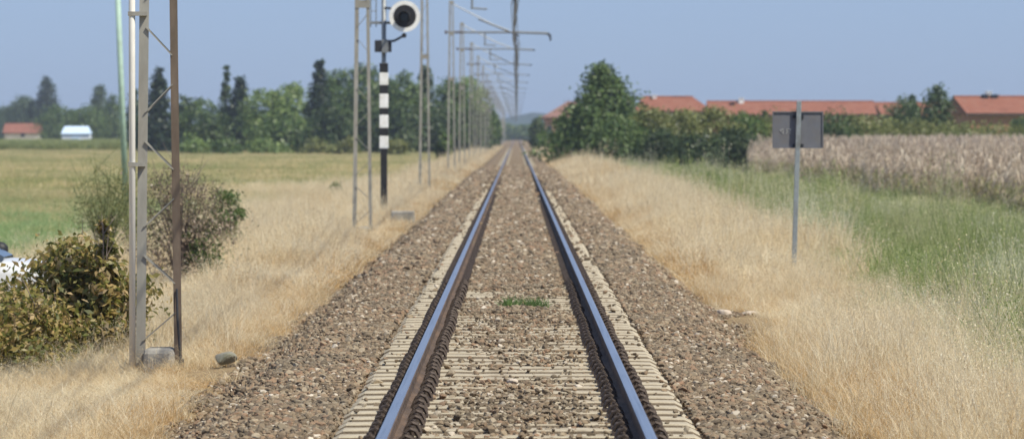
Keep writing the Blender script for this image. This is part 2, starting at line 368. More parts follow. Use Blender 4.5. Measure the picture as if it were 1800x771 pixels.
# hills on the horizon
hx = np.linspace(-880, 880, 90); hy = np.array([2650, 2720, 2800, 2880, 2960])
def hill_z(X, Y):
    p = np.array([0, .7, 1, .7, 0])[:, None] * np.ones_like(X)
    return -1.4 + p * (13 + 3 * np.sin(X * 0.011) + 2 * np.sin(X * 0.043 + 1) + 1.2 * np.sin(X * 0.13))
kind(link('hills', grid('hills', hx, hy, hill_z, M['hills'])), 'structure')

# ------------------------------------------------------------------ instanced ground cover (stuff)
def scatter(name, P, rz, sc_, idx, protos, tilt=None):
    """one stuff object: a cloud of points that carries instances of the prototype meshes (geometry nodes)"""
    n = len(P); me = bpy.data.meshes.new(name); me.vertices.add(n)
    me.vertices.foreach_set('co', np.asarray(P, np.float32).ravel())
    rot = np.zeros((n, 3), np.float32); rot[:, 2] = rz
    if tilt is not None: rot[:, :2] = tilt
    a = me.attributes.new('rot', 'FLOAT_VECTOR', 'POINT'); a.data.foreach_set('vector', rot.ravel())
    s = np.asarray(sc_, np.float32)
    if s.ndim == 1: s = np.repeat(s[:, None], 3, 1)
    a = me.attributes.new('size', 'FLOAT_VECTOR', 'POINT'); a.data.foreach_set('vector', s.astype(np.float32).ravel())
    a = me.attributes.new('pick', 'INT', 'POINT'); a.data.foreach_set('value', np.asarray(idx, np.int32))
    o = link(name, me); kind(o, 'stuff')
    c = bpy.data.collections.new(name + '_sources')
    for i, pm in enumerate(protos):
        po = bpy.data.objects.new('%s_source_%02d' % (name, i), pm); c.objects.link(po)
    g = bpy.data.node_groups.new(name, 'GeometryNodeTree')
    g.interface.new_socket('Geometry', in_out='INPUT', socket_type='NodeSocketGeometry')
    g.interface.new_socket('Geometry', in_out='OUTPUT', socket_type='NodeSocketGeometry')
    gi = g.nodes.new('NodeGroupInput'); go = g.nodes.new('NodeGroupOutput')
    ip = g.nodes.new('GeometryNodeInstanceOnPoints'); ci = g.nodes.new('GeometryNodeCollectionInfo')
    ci.inputs['Collection'].default_value = c; ci.inputs['Separate Children'].default_value = True; ci.inputs['Reset Children'].default_value = True
    def attr(nm, ty):
        q = g.nodes.new('GeometryNodeInputNamedAttribute'); q.data_type = ty; q.inputs['Name'].default_value = nm; return q.outputs['Attribute']
    e2r = g.nodes.new('FunctionNodeEulerToRotation')
    g.links.new(attr('rot', 'FLOAT_VECTOR'), e2r.inputs[0]); g.links.new(e2r.outputs[0], ip.inputs['Rotation'])
    g.links.new(attr('size', 'FLOAT_VECTOR'), ip.inputs['Scale']); g.links.new(attr('pick', 'INT'), ip.inputs['Instance Index'])
    ip.inputs['Pick Instance'].default_value = True
    g.links.new(gi.outputs[0], ip.inputs['Points']); g.links.new(ci.outputs[0], ip.inputs['Instance'])
    g.links.new(ip.outputs[0], go.inputs[0])
    md = o.modifiers.new('scatter', 'NODES'); md.node_group = g
    return o

def tuft_mesh(name, n, rad, h, wd, mat, lean=0.35, head=0.0, head_len=0.12, hvar=0.35, bend=0.25):
    """n grass blades: two-segment strips, some with a seed head"""
    a = rng.uniform(0, 2 * np.pi, n); r = rad * np.sqrt(rng.uniform(0, 1, n))
    base = np.stack([r * np.cos(a), r * np.sin(a), np.full(n, -0.03)], 1)
    H = h * (1 - hvar + hvar * 2 * rng.uniform(0, 1, n) ** 1.2)
    la = rng.uniform(0, 2 * np.pi, n); ll = lean * rng.uniform(0, 1, n)
    d = np.stack([np.cos(la) * ll, np.sin(la) * ll, np.ones(n)], 1); d = unit(d)
    mid = base + d * (H * 0.55)[:, None]
    tip = base + d * H[:, None] + np.stack([np.cos(la), np.sin(la), -0.3 * np.ones(n)], 1) * (H * bend * rng.uniform(0, 1, n))[:, None]
    wa = rng.uniform(0, 2 * np.pi, n); sd_ = np.stack([np.cos(wa), np.sin(wa), np.zeros(n)], 1) * (wd / 2)
    V = [np.stack([base - sd_, base + sd_, mid + sd_ * .8, mid - sd_ * .8], 1), np.stack([mid - sd_ * .8, mid + sd_ * .8, tip + sd_ * .15, tip - sd_ * .15], 1)]
    V = np.concatenate(V, 1)     # n,8,3 : weld by sharing indices 2,3
    Fq = np.array([[0, 1, 2, 3], [3, 2, 6, 7]])
    Fs = (np.arange(n)[:, None, None] * 8 + Fq[None]).reshape(-1, 4)
    V = V.reshape(-1, 3)
    k = int(n * head)
    if k:                                              # airy seed heads: a few spikelets round the tip of the blade
        sel = np.repeat(rng.choice(n, k, replace=False), 6); k5 = len(sel); L = head_len
        c = tip[sel] + np.stack([rng.normal(0, L * .28, k5), rng.normal(0, L * .28, k5), rng.uniform(-L, L * .6, k5)], 1)
        u = unit(rng.normal(0, 1, (k5, 3)) + np.array([0, 0, 1.2])); v = unit(np.cross(u, rng.normal(0, 1, (k5, 3))))
        a_ = (L * .12 * rng.uniform(.7, 1.4, k5))[:, None]; b_ = np.maximum(wd * .8, .045 * L)
        hv = np.stack([c - u * a_, c + v * b_, c + u * a_, c - v * b_], 1).reshape(-1, 3)
        hf = np.arange(len(hv)).reshape(-1, 4) + len(V)
        V = np.concatenate([V, hv]); Fs = np.concatenate([Fs, hf])
    return np_mesh(name, V, Fs, mat)

def vis(x, y, m=2.5): return np.abs(x) < 0.1135 * y + m
def spread(area, dens, thin=None):
    x0, x1, y0, y1 = area; x0, x1 = min(x0, x1), max(x0, x1); n = int(abs(x1 - x0) * (y1 - y0) * dens)
    x = rng.uniform(x0, x1, n); y = rng.uniform(y0, y1, n); k = vis(x, y)
    if thin is not None: k &= rng.uniform(0, 1, n) < thin(x, y)
    return x[k], y[k]

# ballast stones
def stone(seed):
    r = np.random.default_rng(seed); bm = bmesh.new(); bmesh.ops.create_icosphere(bm, subdivisions=2, radius=1)
    pl = [(unit(r.normal(size=3)), r.uniform(.32, .72)) for _ in range(9)]
    s = r.uniform(1.0, 1.75, 3); s[2] *= .8
    for v in bm.verts:
        p = np.array(v.co)
        for nrm, dd in pl:
            q = p @ nrm
            if q > dd: p = p - nrm * (q - dd)
        v.co = Vector(p * s)
    bmesh.ops.remove_doubles(bm, verts=bm.verts, dist=0.12)
    me = bpy.data.meshes.new('ballast_stone'); bm.to_mesh(me); bm.free(); me.materials.append(M['stone']); return me
STONES = [stone(s) for s in range(8)]
def lump(x, y): return np.sin(x * 1.9 + y * .83) + np.sin(y * 1.7 - x * 2.3 + 1) + np.sin(y * .41 + 2)
SX, SY, SS = [], [], []
for (y0, y1, dens, r0) in ((20, 62, 1150, .0166), (62, 125, 420, .027), (125, 260, 110, .047)):
    x, y = spread((-2.95, 2.95, y0, y1), dens)
    SX.append(x); SY.append(y); SS.append(r0 * np.exp(rng.normal(-.1, .36, len(x))).clip(.4, 2.0))
x = np.concatenate(SX); y = np.concatenate(SY); s = np.concatenate(SS); ax = np.abs(x)
z = np.maximum(bed_edge(x, y), gz(x, y)) + s * 0.4 + rng.uniform(-.01, .012, len(x))
near_rail = (ax > .60) & (ax < 1.0)
inner = ax < .60; ends = (ax >= 1.0) & (ax < 1.19)
frac = ((y - .0) / .6) % 1.0
in_crib = (frac > .26) & (frac < .74)                 # gap between sleepers
cov = np.clip((y + lump(x * 1.4, y) * 4.5 - 44) / 16, 0, 1)     # ballast covers the sleeper middles farther on
keep = np.ones(len(x), bool)
u = rng.uniform(0, 1, len(x))
on_sl = (inner | near_rail | ends) & ~in_crib
patch_in = np.clip(.42 + .16 * lump(x, y) + .10 * np.sin(x * 9 + y * 2.7), .06, .9) * np.clip(1.45 - ax / .5, .30, 1.15)
keep &= ~(on_sl & inner & (u > np.maximum(patch_in, cov)))
far_out = np.clip((y + lump(x * .7, y * .5) * 12 - 150) / 110, 0.02, .6)
keep &= ~(on_sl & (near_rail | ends) & (u > np.maximum(.025, far_out)))
keep &= ~((ax > .66) & (ax < .86) & ((y < 75) | (u > .35)))
keep &= ~((ax > 2.3) & (u > np.clip(1 - (ax - 2.3) / .5 + lump(x, y) * .22, 0, 1)))
z = np.where(on_sl & inner, -.178 + s * .3 + .0 * x, z)
z = np.where(on_sl & (near_rail | ends), -.172 + s * .3, z)
z = np.where(inner & in_crib, -.232 + .05 * cov, z)
z = np.where((near_rail | ends) & in_crib, -.262 + .02 * np.clip((y - 90) / 60, 0, 1) + s * .1, z)
z = np.where((ax > 1.19) & (ax < 1.75), -.225 + s * .45 + .012 * lump(x, y), z)
z = np.where(inner & (cov > .5), z + .012, z)
s = np.where(on_sl & inner & (cov < .5), s * .85, s)
x, y, z, s = x[keep], y[keep], z[keep], s[keep]; n = len(x)
scatter('ballast_gravel', np.stack([x, y, z], 1), rng.uniform(0, 6.28, n), s, rng.integers(0, 8, n), STONES, rng.uniform(-.6, .6, (n, 2)))

# ------------------------------------------------------------------ railway track
track = thing('railway_track', 'single straight railway track with polished rails on pale concrete sleepers', 'railway track', (0, 0, 0))
RAILP = [(-.075, -.172), (.075, -.172), (.075, -.160), (.012, -.138), (.0085, -.055), (.034, -.040), (.036, -.012), (.031, -.003), (.018, 0.0), (-.018, 0.0), (-.031, -.003), (-.036, -.012), (-.034, -.040), (-.0085, -.055), (-.012, -.138), (-.075, -.160)]
for sx in (-1, 1):
    mb = MB(); n = len(RAILP); ysr = [-8.0] + [20.0 * k for k in range(1, 60)] + [1400.0]
    for k, yy in enumerate(ysr): mb.v += [(a + sx * .7535, yy, b) for a, b in RAILP]
    for k in range(len(ysr) - 1):
        for j in range(n):
            j2 = (j + 1) % n; mb.f.append((k * n + j, k * n + j2, (k + 1) * n + j2, (k + 1) * n + j)); mb.mi.append(1 if j in (7, 8, 9) else 0)
    mb.build('rail', [M['rust'], M['railtop']], track)

def sleeper_mesh():
    mb = MB(); xs_ = [-1.15, -1.10, -.95, -.5, -.3, .3, .5, .95, 1.10, 1.15]
    zt = [-.20, -.174, -.172, -.172, -.174, -.174, -.172, -.172, -.174, -.20]
    wt = [.115, .128, .128, .128, .12, .12, .128, .128, .128, .115]
    for xx, z_, w_ in zip(xs_, zt, wt): mb.v += [(xx, -w_ - .02, -.38), (xx, -w_, z_ - .008), (xx, -w_ + .008, z_), (xx, w_ - .008, z_), (xx, w_, z_ - .008), (xx, w_ + .02, -.38)]
    for k in range(len(xs_) - 1):
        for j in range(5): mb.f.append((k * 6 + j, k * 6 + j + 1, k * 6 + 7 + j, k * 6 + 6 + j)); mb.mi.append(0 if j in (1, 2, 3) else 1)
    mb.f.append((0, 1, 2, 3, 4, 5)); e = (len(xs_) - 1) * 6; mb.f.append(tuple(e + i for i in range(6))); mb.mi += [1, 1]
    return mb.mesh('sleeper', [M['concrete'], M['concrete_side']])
def clip_shape(mb, x0, side, yoff=0.0):
    """baseplate edge, bolt and hooped spring clip on one flank of the rail"""
    a = x0 + side * .072; b = x0 + side * .165
    mb.box(min(a, b), max(a, b), yoff - .085, yoff + .085, -.172, -.150)
    for dy in (-.045, .045):
        pts = [(x0 + side * .06, yoff + dy, -.145), (x0 + side * .075, yoff + dy, -.115), (x0 + side * .105, yoff + dy * 1.05, -.092), (x0 + side * .135, yoff + dy * .9, -.105), (x0 + side * .155, yoff + dy * .7, -.145)]
        mb.tube(pts, .013, 5)
    mb.tube([(x0 + side * .112, yoff, -.15), (x0 + side * .112, yoff, -.075)], .018, 6)
def clip_mesh(sx, side):
    mb = MB(); clip_shape(mb, sx * .7535, side); return mb.mesh('rail_clip', M['clip'])
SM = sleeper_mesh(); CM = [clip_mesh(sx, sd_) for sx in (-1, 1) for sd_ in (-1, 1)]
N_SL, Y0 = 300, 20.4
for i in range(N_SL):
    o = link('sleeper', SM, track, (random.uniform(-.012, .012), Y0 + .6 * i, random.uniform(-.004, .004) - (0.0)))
    o.rotation_euler.z = random.uniform(-.003, .003)
    if i < 60:
        for c in CM: link('rail_clip', c, o, (0, 0, 0))
mb = MB()
for i in range(N_SL, 1000):
    yy = Y0 + .6 * i
    for x0, x1 in ((-1.13, -.5), (.5, 1.13)): mb.box(x0, x1, yy - .13, yy + .13, -.3, -.174)
kind(mb.build('sleepers', M['concrete'], track), 'stuff')
mb = MB()
for i in range(60, 300):
    for sx in (-1, 1):
        for sd_ in (-1, 1): 
            xx = sx * .7535 + sd_ * .115; yy = Y0 + .6 * i; mb.box(xx - .045, xx + .045, yy - .07, yy + .07, -.172, -.10)
kind(mb.build('rail_clips', M['clip'], track), 'stuff')

# ------------------------------------------------------------------ grasses
STRAW_N = [tuft_mesh('straw_tuft', 64, .18, .56, .0036, M['straw'], .38, .55, .05, .5) for _ in range(5)]
OCH_N = [tuft_mesh('ochre_tuft', 50, .16, .42, .0042, M['straw_ochre'], .6, .25, .04, .5) for _ in range(3)]
STRAW_M = [tuft_mesh('straw_tuft', 70, .26, .58, .008, M['straw'], .42, .5, .07, .5) for _ in range(4)]
OCH_M = [tuft_mesh('ochre_tuft', 55, .25, .42, .012, M['straw_ochre'], .6, .3, .1) for _ in range(2)]
STRAW_F = [tuft_mesh('straw_tuft', 70, .5, .60, .022, M['straw'], .45, .3, .12) for _ in range(4)]
OCH_F = [tuft_mesh('ochre_tuft', 50, .5, .42, .03, M['straw_ochre'], .6, .2, .15) for _ in range(2)]
TALL_N = [tuft_mesh('oat_stalks', 9, .12, .92, .0042, M['straw'], .35, 1.0, .085, .25, .35) for _ in range(3)]
TALL_M = [tuft_mesh('oat_stalks', 10, .18, .92, .008, M['straw'], .35, 1.0, .10, .25, .35) for _ in range(2)]
TALL_F = [tuft_mesh('oat_stalks', 14, .35, .90, .02, M['straw'], .35, 1.0, .13, .25, .35) for _ in range(2)]
def bank(side, name):
    inn = 2.42 if side > 0 else 2.62
    outx = (lambda y: np.interp(y, [30, 45, 100, 160, 300, 500], [4.3, 4.4, 5.5, 6.1, 5.2, 3.8])) if side > 0 else (lambda y: 5.5 + 0 * y)
    for tagn, y0, y1, dens, S, O in (('near', 21, 62, 32, STRAW_N, OCH_N), ('middle', 62, 160, 20, STRAW_M, OCH_M), ('far', 160, 760, 4.2, STRAW_F, OCH_F)):
        x, y = spread((side * inn, side * 8.5, y0, y1), dens)
        ax = np.abs(x); wob = .35 * np.sin(y * .35 + ax) + .3 * np.sin(y * .9 + 2)
        k = (ax < outx(y) + wob + rng.normal(0, .35, len(x))) & (ax > inn - .05 + .14 * np.sin(y * .7) + .1 * np.sin(y * 2.1) + .12 * np.sin(y * 5.3))
        if side > 0: k &= ~((np.abs(x - 2.62) < .42) & (y > 48) & (y < 55.3)) & ~((np.abs(x - 4.28) < .2) & (y > 64) & (y < 70) & (rng.uniform(0, 1, len(x)) < .6))
        if side < 0: k &= ~((np.abs(x + 2.82) < .26) & (y > 41) & (y < 43.6))
        x, y, ax = x[k], y[k], ax[k]; n = len(x)
        e = np.clip((ax - inn) / 1.5, 0, 1)
        h = (.38 + (.36 if side > 0 else .30) * e) * (1 if side > 0 else .9) * (1 + .45 * np.clip(np.sin(y * .41 + x * 1.3) * np.sin(y * .23 - x * .9 + 1), -.7, 1)) * np.exp(rng.normal(-.03, .22, n)) * (1 + .18 * np.sin(y * .5 + x) + .12 * np.sin(y * 1.3 - x * 2))
        if side < 0: h = h * np.where((np.abs(ax - 3.4) < .75) & (y > 35) & (y < 45.5), .62, 1) * np.where((y < 48) & (y > 30), .66, 1) * np.where((ax > 4.2) & (y > 47.5) & (y < 78), .45, 1) * np.where((np.abs(ax - 3.4) < .6) & (np.abs(y - 99) < 8), .6, 1)
        if side > 0: h = h * np.where((ax > 2.9) & (ax < 4.8) & (y > 50) & (y < 72), .58, 1)
        och = rng.uniform(0, 1, n) < (.75 - .65 * e)
        idx = np.where(och, len(S) + rng.integers(0, len(O), n), rng.integers(0, len(S), n))
        T = {'near': TALL_N, 'middle': TALL_M, 'far': TALL_F}[tagn]
        tall = (e > .3) & (rng.uniform(0, 1, n) < .10 + .16 * (np.sin(y * .45 + x * 1.7) + np.sin(y * .21 - x) > .7))
        idx = np.where(tall, len(S) + len(O) + rng.integers(0, len(T), n), idx)
        wd = np.ones(n)
        scatter('dry_grass', np.stack([x, y, gz(x, y)], 1), rng.uniform(0, 6.28, n), np.stack([wd, wd, h], 1), idx, S + O + T)
bank(1, 'r'); bank(-1, 'l')

# green verge on the right, pale seed grass patches
W_M = [tuft_mesh('weed_tuft', 90, .3, .62, .011, M['weeds'], .7, .25, .08) for _ in range(4)]
W_F = [tuft_mesh('weed_tuft', 55, .5, .66, .035, M['weeds'], .6, .2, .15) for _ in range(4)]
SG = [tuft_mesh('seed_grass_tuft', 80, .4, .75, .008, M['seedgrass'], .5, .6, .10) for _ in range(3)]
for y0, y1, dens, S in ((34, 130, 13, W_M), (130, 420, 3.2, W_F)):
    x, y = spread((3.6, 19, y0, y1), dens)
    k = (x > np.interp(y, [30, 45, 100, 160, 300, 500], [4.45, 4.55, 5.5, 6.0, 5.2, 3.8]) + rng.normal(0, .3, len(x))) & (x < 17.5)
    x, y = x[k], y[k]; n = len(x)
    pale = (np.sin(x * .8 + y * .11) + np.sin(y * .16 - x * .4 + 1) > .7) & (rng.uniform(0, 1, n) < .5)
    idx = np.where(pale, 4 + rng.integers(0, 3, n), rng.integers(0, 4, n))
    h = rng.uniform(.5, 1.15, n) * (1 + .3 * np.sin(x * .7 + y * .09)) * np.where(pale, .8, .78) * np.exp(rng.normal(0, .25, n)) * (1 + .55 * (np.sin(x * 2.1 + y * .23) * np.sin(y * .31 - x) > .35)) * (1 - .5 * np.clip((x - 9) / 3, 0, 1)) * np.clip(.62 + (x - 4) * .12, .6, 1) * np.where((x < 5.2) & (y > 48) & (y < 74), .6, 1)
    scatter('green_verge', np.stack([x, y, gz(x, y)], 1), rng.uniform(0, 6.28, n), np.stack([np.ones(n), np.ones(n), h], 1), idx, S + SG)

# field on the left
FG_M = [tuft_mesh('field_tuft', 60, .32, .42, .016, M['field'], .6, .3, .1) for _ in range(4)]
FG_F = [tuft_mesh('field_tuft', 60, .8, .45, .05, M['field'], .6, .2, .15) for _ in range(4)]
MD_M = [tuft_mesh('meadow_tuft', 60, .34, .40, .018, M['meadow'], .7, .1, .1) for _ in range(3)]
for y0, y1, dens, S in ((45, 190, 7.0, FG_M), (190, 820, .95, FG_F)):
    x, y = spread((-100, -5.6, y0, y1), dens)
    k = x < -5.8 + rng.normal(0, .5, len(x)); x, y = x[k], y[k]; n = len(x)
    g = (1 / (1 + np.exp((x + 9.3 + .5 * np.sin(y * .2)) * 2.0))) * (1 / (1 + np.exp((y - 150) / 9.0)))
    idx = np.where(rng.uniform(0, 1, n) < g, 4 + rng.integers(0, 3, n), rng.integers(0, 4, n))
    h = rng.uniform(.55, 1.15, n) * (1 - .3 * g)
    h = h * np.where((x > -7.5) & (y < 80), .5, 1)
    cream = (rng.uniform(0, 1, n) < .8 * np.clip((x + 13 + 3 * np.sin(y * .07) + 1.5 * np.sin(y * .19 + x)) / 5, 0, 1) * np.clip((240 - y) / 60, 0, 1) * (1 - g))
    idx = np.where(cream, 7 + rng.integers(0, 4, n), idx)
    scatter('field_grass', np.stack([x, y, gz(x, y)], 1), rng.uniform(0, 6.28, n), np.stack([np.ones(n), np.ones(n), h], 1), idx, S + MD_M + (STRAW_M if y0 < 100 else STRAW_F))
CR = [tuft_mesh('crop_tuft', 60, .9, 1.5, .09, M['crop'], .3, .2, .3, .15) for _ in range(3)]
x, y = spread((-125, -56, 640, 900), .55); n = len(x)
scatter('green_crop', np.stack([x, y, gz(x, y)], 1), rng.uniform(0, 6.28, n), np.stack([np.ones(n), np.ones(n), rng.uniform(.85, 1.1, n)], 1), rng.integers(0, 3, n), CR)

# grass tufts growing between the rails
for (px, dd, label) in ((897, 49.3, 'small left tuft of green grass between the rails'), (938, 49.0, 'larger right tuft of green grass between the rails')):
    m_ = tuft_mesh('grass_tuft', 160 if px < 910 else 260, .11 if px < 910 else .17, .12, .009, M['tuft'], 1.2)
    o = link('grass_tuft', m_, None, (PX(px, dd), dd, -.155)); tag(o, label, 'grass tuft', 'grass tufts between the rails')

# ------------------------------------------------------------------ maize
def maize(seed):
    r = np.random.default_rng(seed); mb = MB(); H = 2.2 * r.uniform(.9, 1.08)
    lean = r.uniform(-.08, .08, 2); top = Vector((lean[0], lean[1], H))
    mb.tube([(0, 0, -.05), tuple(top * .5), tuple(top)], [.014, .012, .006], 4, 0, False)
    for k in range(11):
        t = .12 + .78 * k / 11; a = k * 2.6 + r.uniform(-.5, .5); L = r.uniform(.45, .8) * (1 - .35 * t); p0 = top * t
        d = Vector((math.cos(a), math.sin(a), 0)); sw = Vector((-d.y, d.x, 0)) * .030
        up = r.uniform(.45, 1.0)
        q = [p0, p0 + d * L * .35 + Vector((0, 0, L * up)), p0 + d * L * .75 + Vector((0, 0, L * (up - .15))), p0 + d * L + Vector((0, 0, L * (up - .65)))]
        wv = [.5, 1, .8, .1]
        vs = []
        for j in range(4): vs += [q[j] - sw * wv[j], q[j] + sw * wv[j]]
        mb.add(vs, [(2 * j, 2 * j + 1, 2 * j + 3, 2 * j + 2) for j in range(3)], 1 if t < .42 and r.uniform() < .7 else 0)
    for k in range(7):
        a = r.uniform(0, 6.28); d = Vector((math.cos(a) * r.uniform(.05, .4), math.sin(a) * r.uniform(.05, .4), 1)).normalized(); L = r.uniform(.22, .36)
        sw = Vector((-d.y, d.x + .01, 0)).normalized() * .016
        mb.add([top - sw, top + sw, top + d * L + sw * .6, top + d * L - sw * .6], [(0, 1, 2, 3)], 0)
    return mb.mesh('maize_plant', [M['corn_dry'], M['corn_low']])
MZ = [maize(s) for s in range(6)]
xs_ = np.arange(13, 52, .75); ys_ = np.arange(128, 345, .24)
X, Y = np.meshgrid(xs_, ys_); x = X.ravel() + rng.normal(0, .08, X.size); y = Y.ravel() + rng.normal(0, .08, X.size)
k = vis(x, y, 3.0) & (x > 15.0 + .6 * np.sin(y * .13) + .02 * np.clip(190 - y, 0, 60)) & (y < 320 + 10 * np.sin(x * .3)) & (rng.uniform(0, 1, len(x)) < .88)
x, y = x[k], y[k]; n = len(x)
h = rng.uniform(.76, 1.0, n) * (1 + .05 * np.sin(x * .5 + y * .06))
scatter('maize_field', np.stack([x, y, gz(x, y)], 1), rng.uniform(0, 6.28, n), h, rng.integers(0, 6, n), MZ)

# ------------------------------------------------------------------ trees and bushes
def crown_points(n, H, W, shape, base=.1, r=None, nl=7, rough=.28):
    """leaf positions in an uneven crown of height H and width W, gathered in clumps near the outside"""
    ph = r.uniform(0, 6.28, (nl, 2)); fr = r.integers(1, 5, nl); tf = r.uniform(4, 13, nl)
    def Rt(t):
        if shape == 'cone': return (1 - t) ** 1.0 * (.74 + .26 * np.abs(np.sin(t * 24))) + .02
        if shape == 'spire': return np.sin(np.pi * np.clip(t * .92 + .08, 0, 1)) ** .6 * (1 - .35 * t)
        if shape == 'pyramid': return np.clip(1 - t, 0, 1) ** .75 * (.72 + .28 * np.clip(t * 6, 0, 1))
        if shape == 'bush': return np.sqrt(np.clip(1 - (np.clip(t - .25, 0, 1) / .75) ** 2, 0, 1)) * (.8 + .2 * np.clip(t * 4, 0, 1))
        return np.sqrt(np.clip(1 - (2 * t - .9) ** 2 / 1.21, 0, 1))
    nc = max(30, n // 28)
    t = r.uniform(0, 1, nc * 6); a = r.uniform(0, 6.28, nc * 6); R0 = Rt(t); k = r.uniform(0, 1, nc * 6) < (R0 * .75 + .25 if shape in ('cone', 'pyramid') else R0 + .06); t, a, R0 = t[k][:nc], a[k][:nc], R0[k][:nc]
    lob = 1 + rough * sum(np.sin(fr[i] * a + ph[i, 0]) * np.sin(tf[i] * t + ph[i, 1]) for i in range(nl)) / 1.8
    rad = W / 2 * R0 * lob * r.uniform(.45, 1, len(t)) ** .5
    zc = H * (base + (1 - base) * t)
    C = np.stack([rad * np.cos(a), rad * np.sin(a), zc], 1)
    cs = W * (.13 if shape == 'spire' else .10) * r.uniform(.6, 1.4, len(t)) * (.45 + .75 * np.sqrt(R0))
    i = r.integers(0, len(C), n)
    P = C[i] + np.clip(r.normal(0, 1, (n, 3)), -1.9, 1.9) * cs[i, None] * np.array([1, 1, .75])
    P[:, 2] = np.clip(P[:, 2], H * base * .5, None)
    out = unit(P * np.array([1, 1, 0]) + np.array([0, 0, .25 * H]) * ((P[:, 2:3] / H) - .3) + 1e-4)
    return P, unit(out * .9 + r.normal(0, .75, (n, 3)) + np.array([0, 0, .25]))

def tree(name, label, cat, x, y, H, W, shape, mat, nleaf, lsize, group=None, base=.12, trunk_r=None, seed=0, rough=.28, trunk='trunk', crown='crown', aspect=.6):
    r = np.random.default_rng(seed + 1000); t = thing(name, label, cat, (x, y, float(gz(x, y)) - .03), 0, group)
    tr = trunk_r or max(.04, H * .016); mb = MB()
    ht = H * (.92 if shape in ('cone', 'spire', 'pyramid') else .62)
    mb.tube([(0, 0, 0), (tr * .5, 0, ht * .35), (-tr * .5, tr * .4, ht * .7), (0, 0, ht)], [tr * 1.25, tr, tr * .6, tr * .2], 7)
    for k in range(9):
        f = .22 + .6 * k / 9; a = k * 2.4 + r.uniform(-.4, .4); L = W * .42 * (1 - .7 * f if shape in ('cone', 'pyramid', 'spire') else r.uniform(.6, .95)); z0 = ht * f
        rise = .1 if shape == 'cone' else .6
        p1 = (math.cos(a) * L * .5, math.sin(a) * L * .5, z0 + L * .5 * rise + .02); p2 = (math.cos(a) * L, math.sin(a) * L, z0 + L * rise * 1.15)
        mb.tube([(0, 0, z0), p1, p2], [tr * .45, tr * .28, tr * .08], 5)
    mb.build(trunk, M['bark'], t, smooth=True)
    P, N = crown_points(nleaf, H, W, shape, base, r, rough=rough)
    link(crown, leaves_mesh(crown, P, N, lsize * r.uniform(.6, 1.35, nleaf), mat, aspect), t)
    return t

TG = 'trees in the far row left of the track'
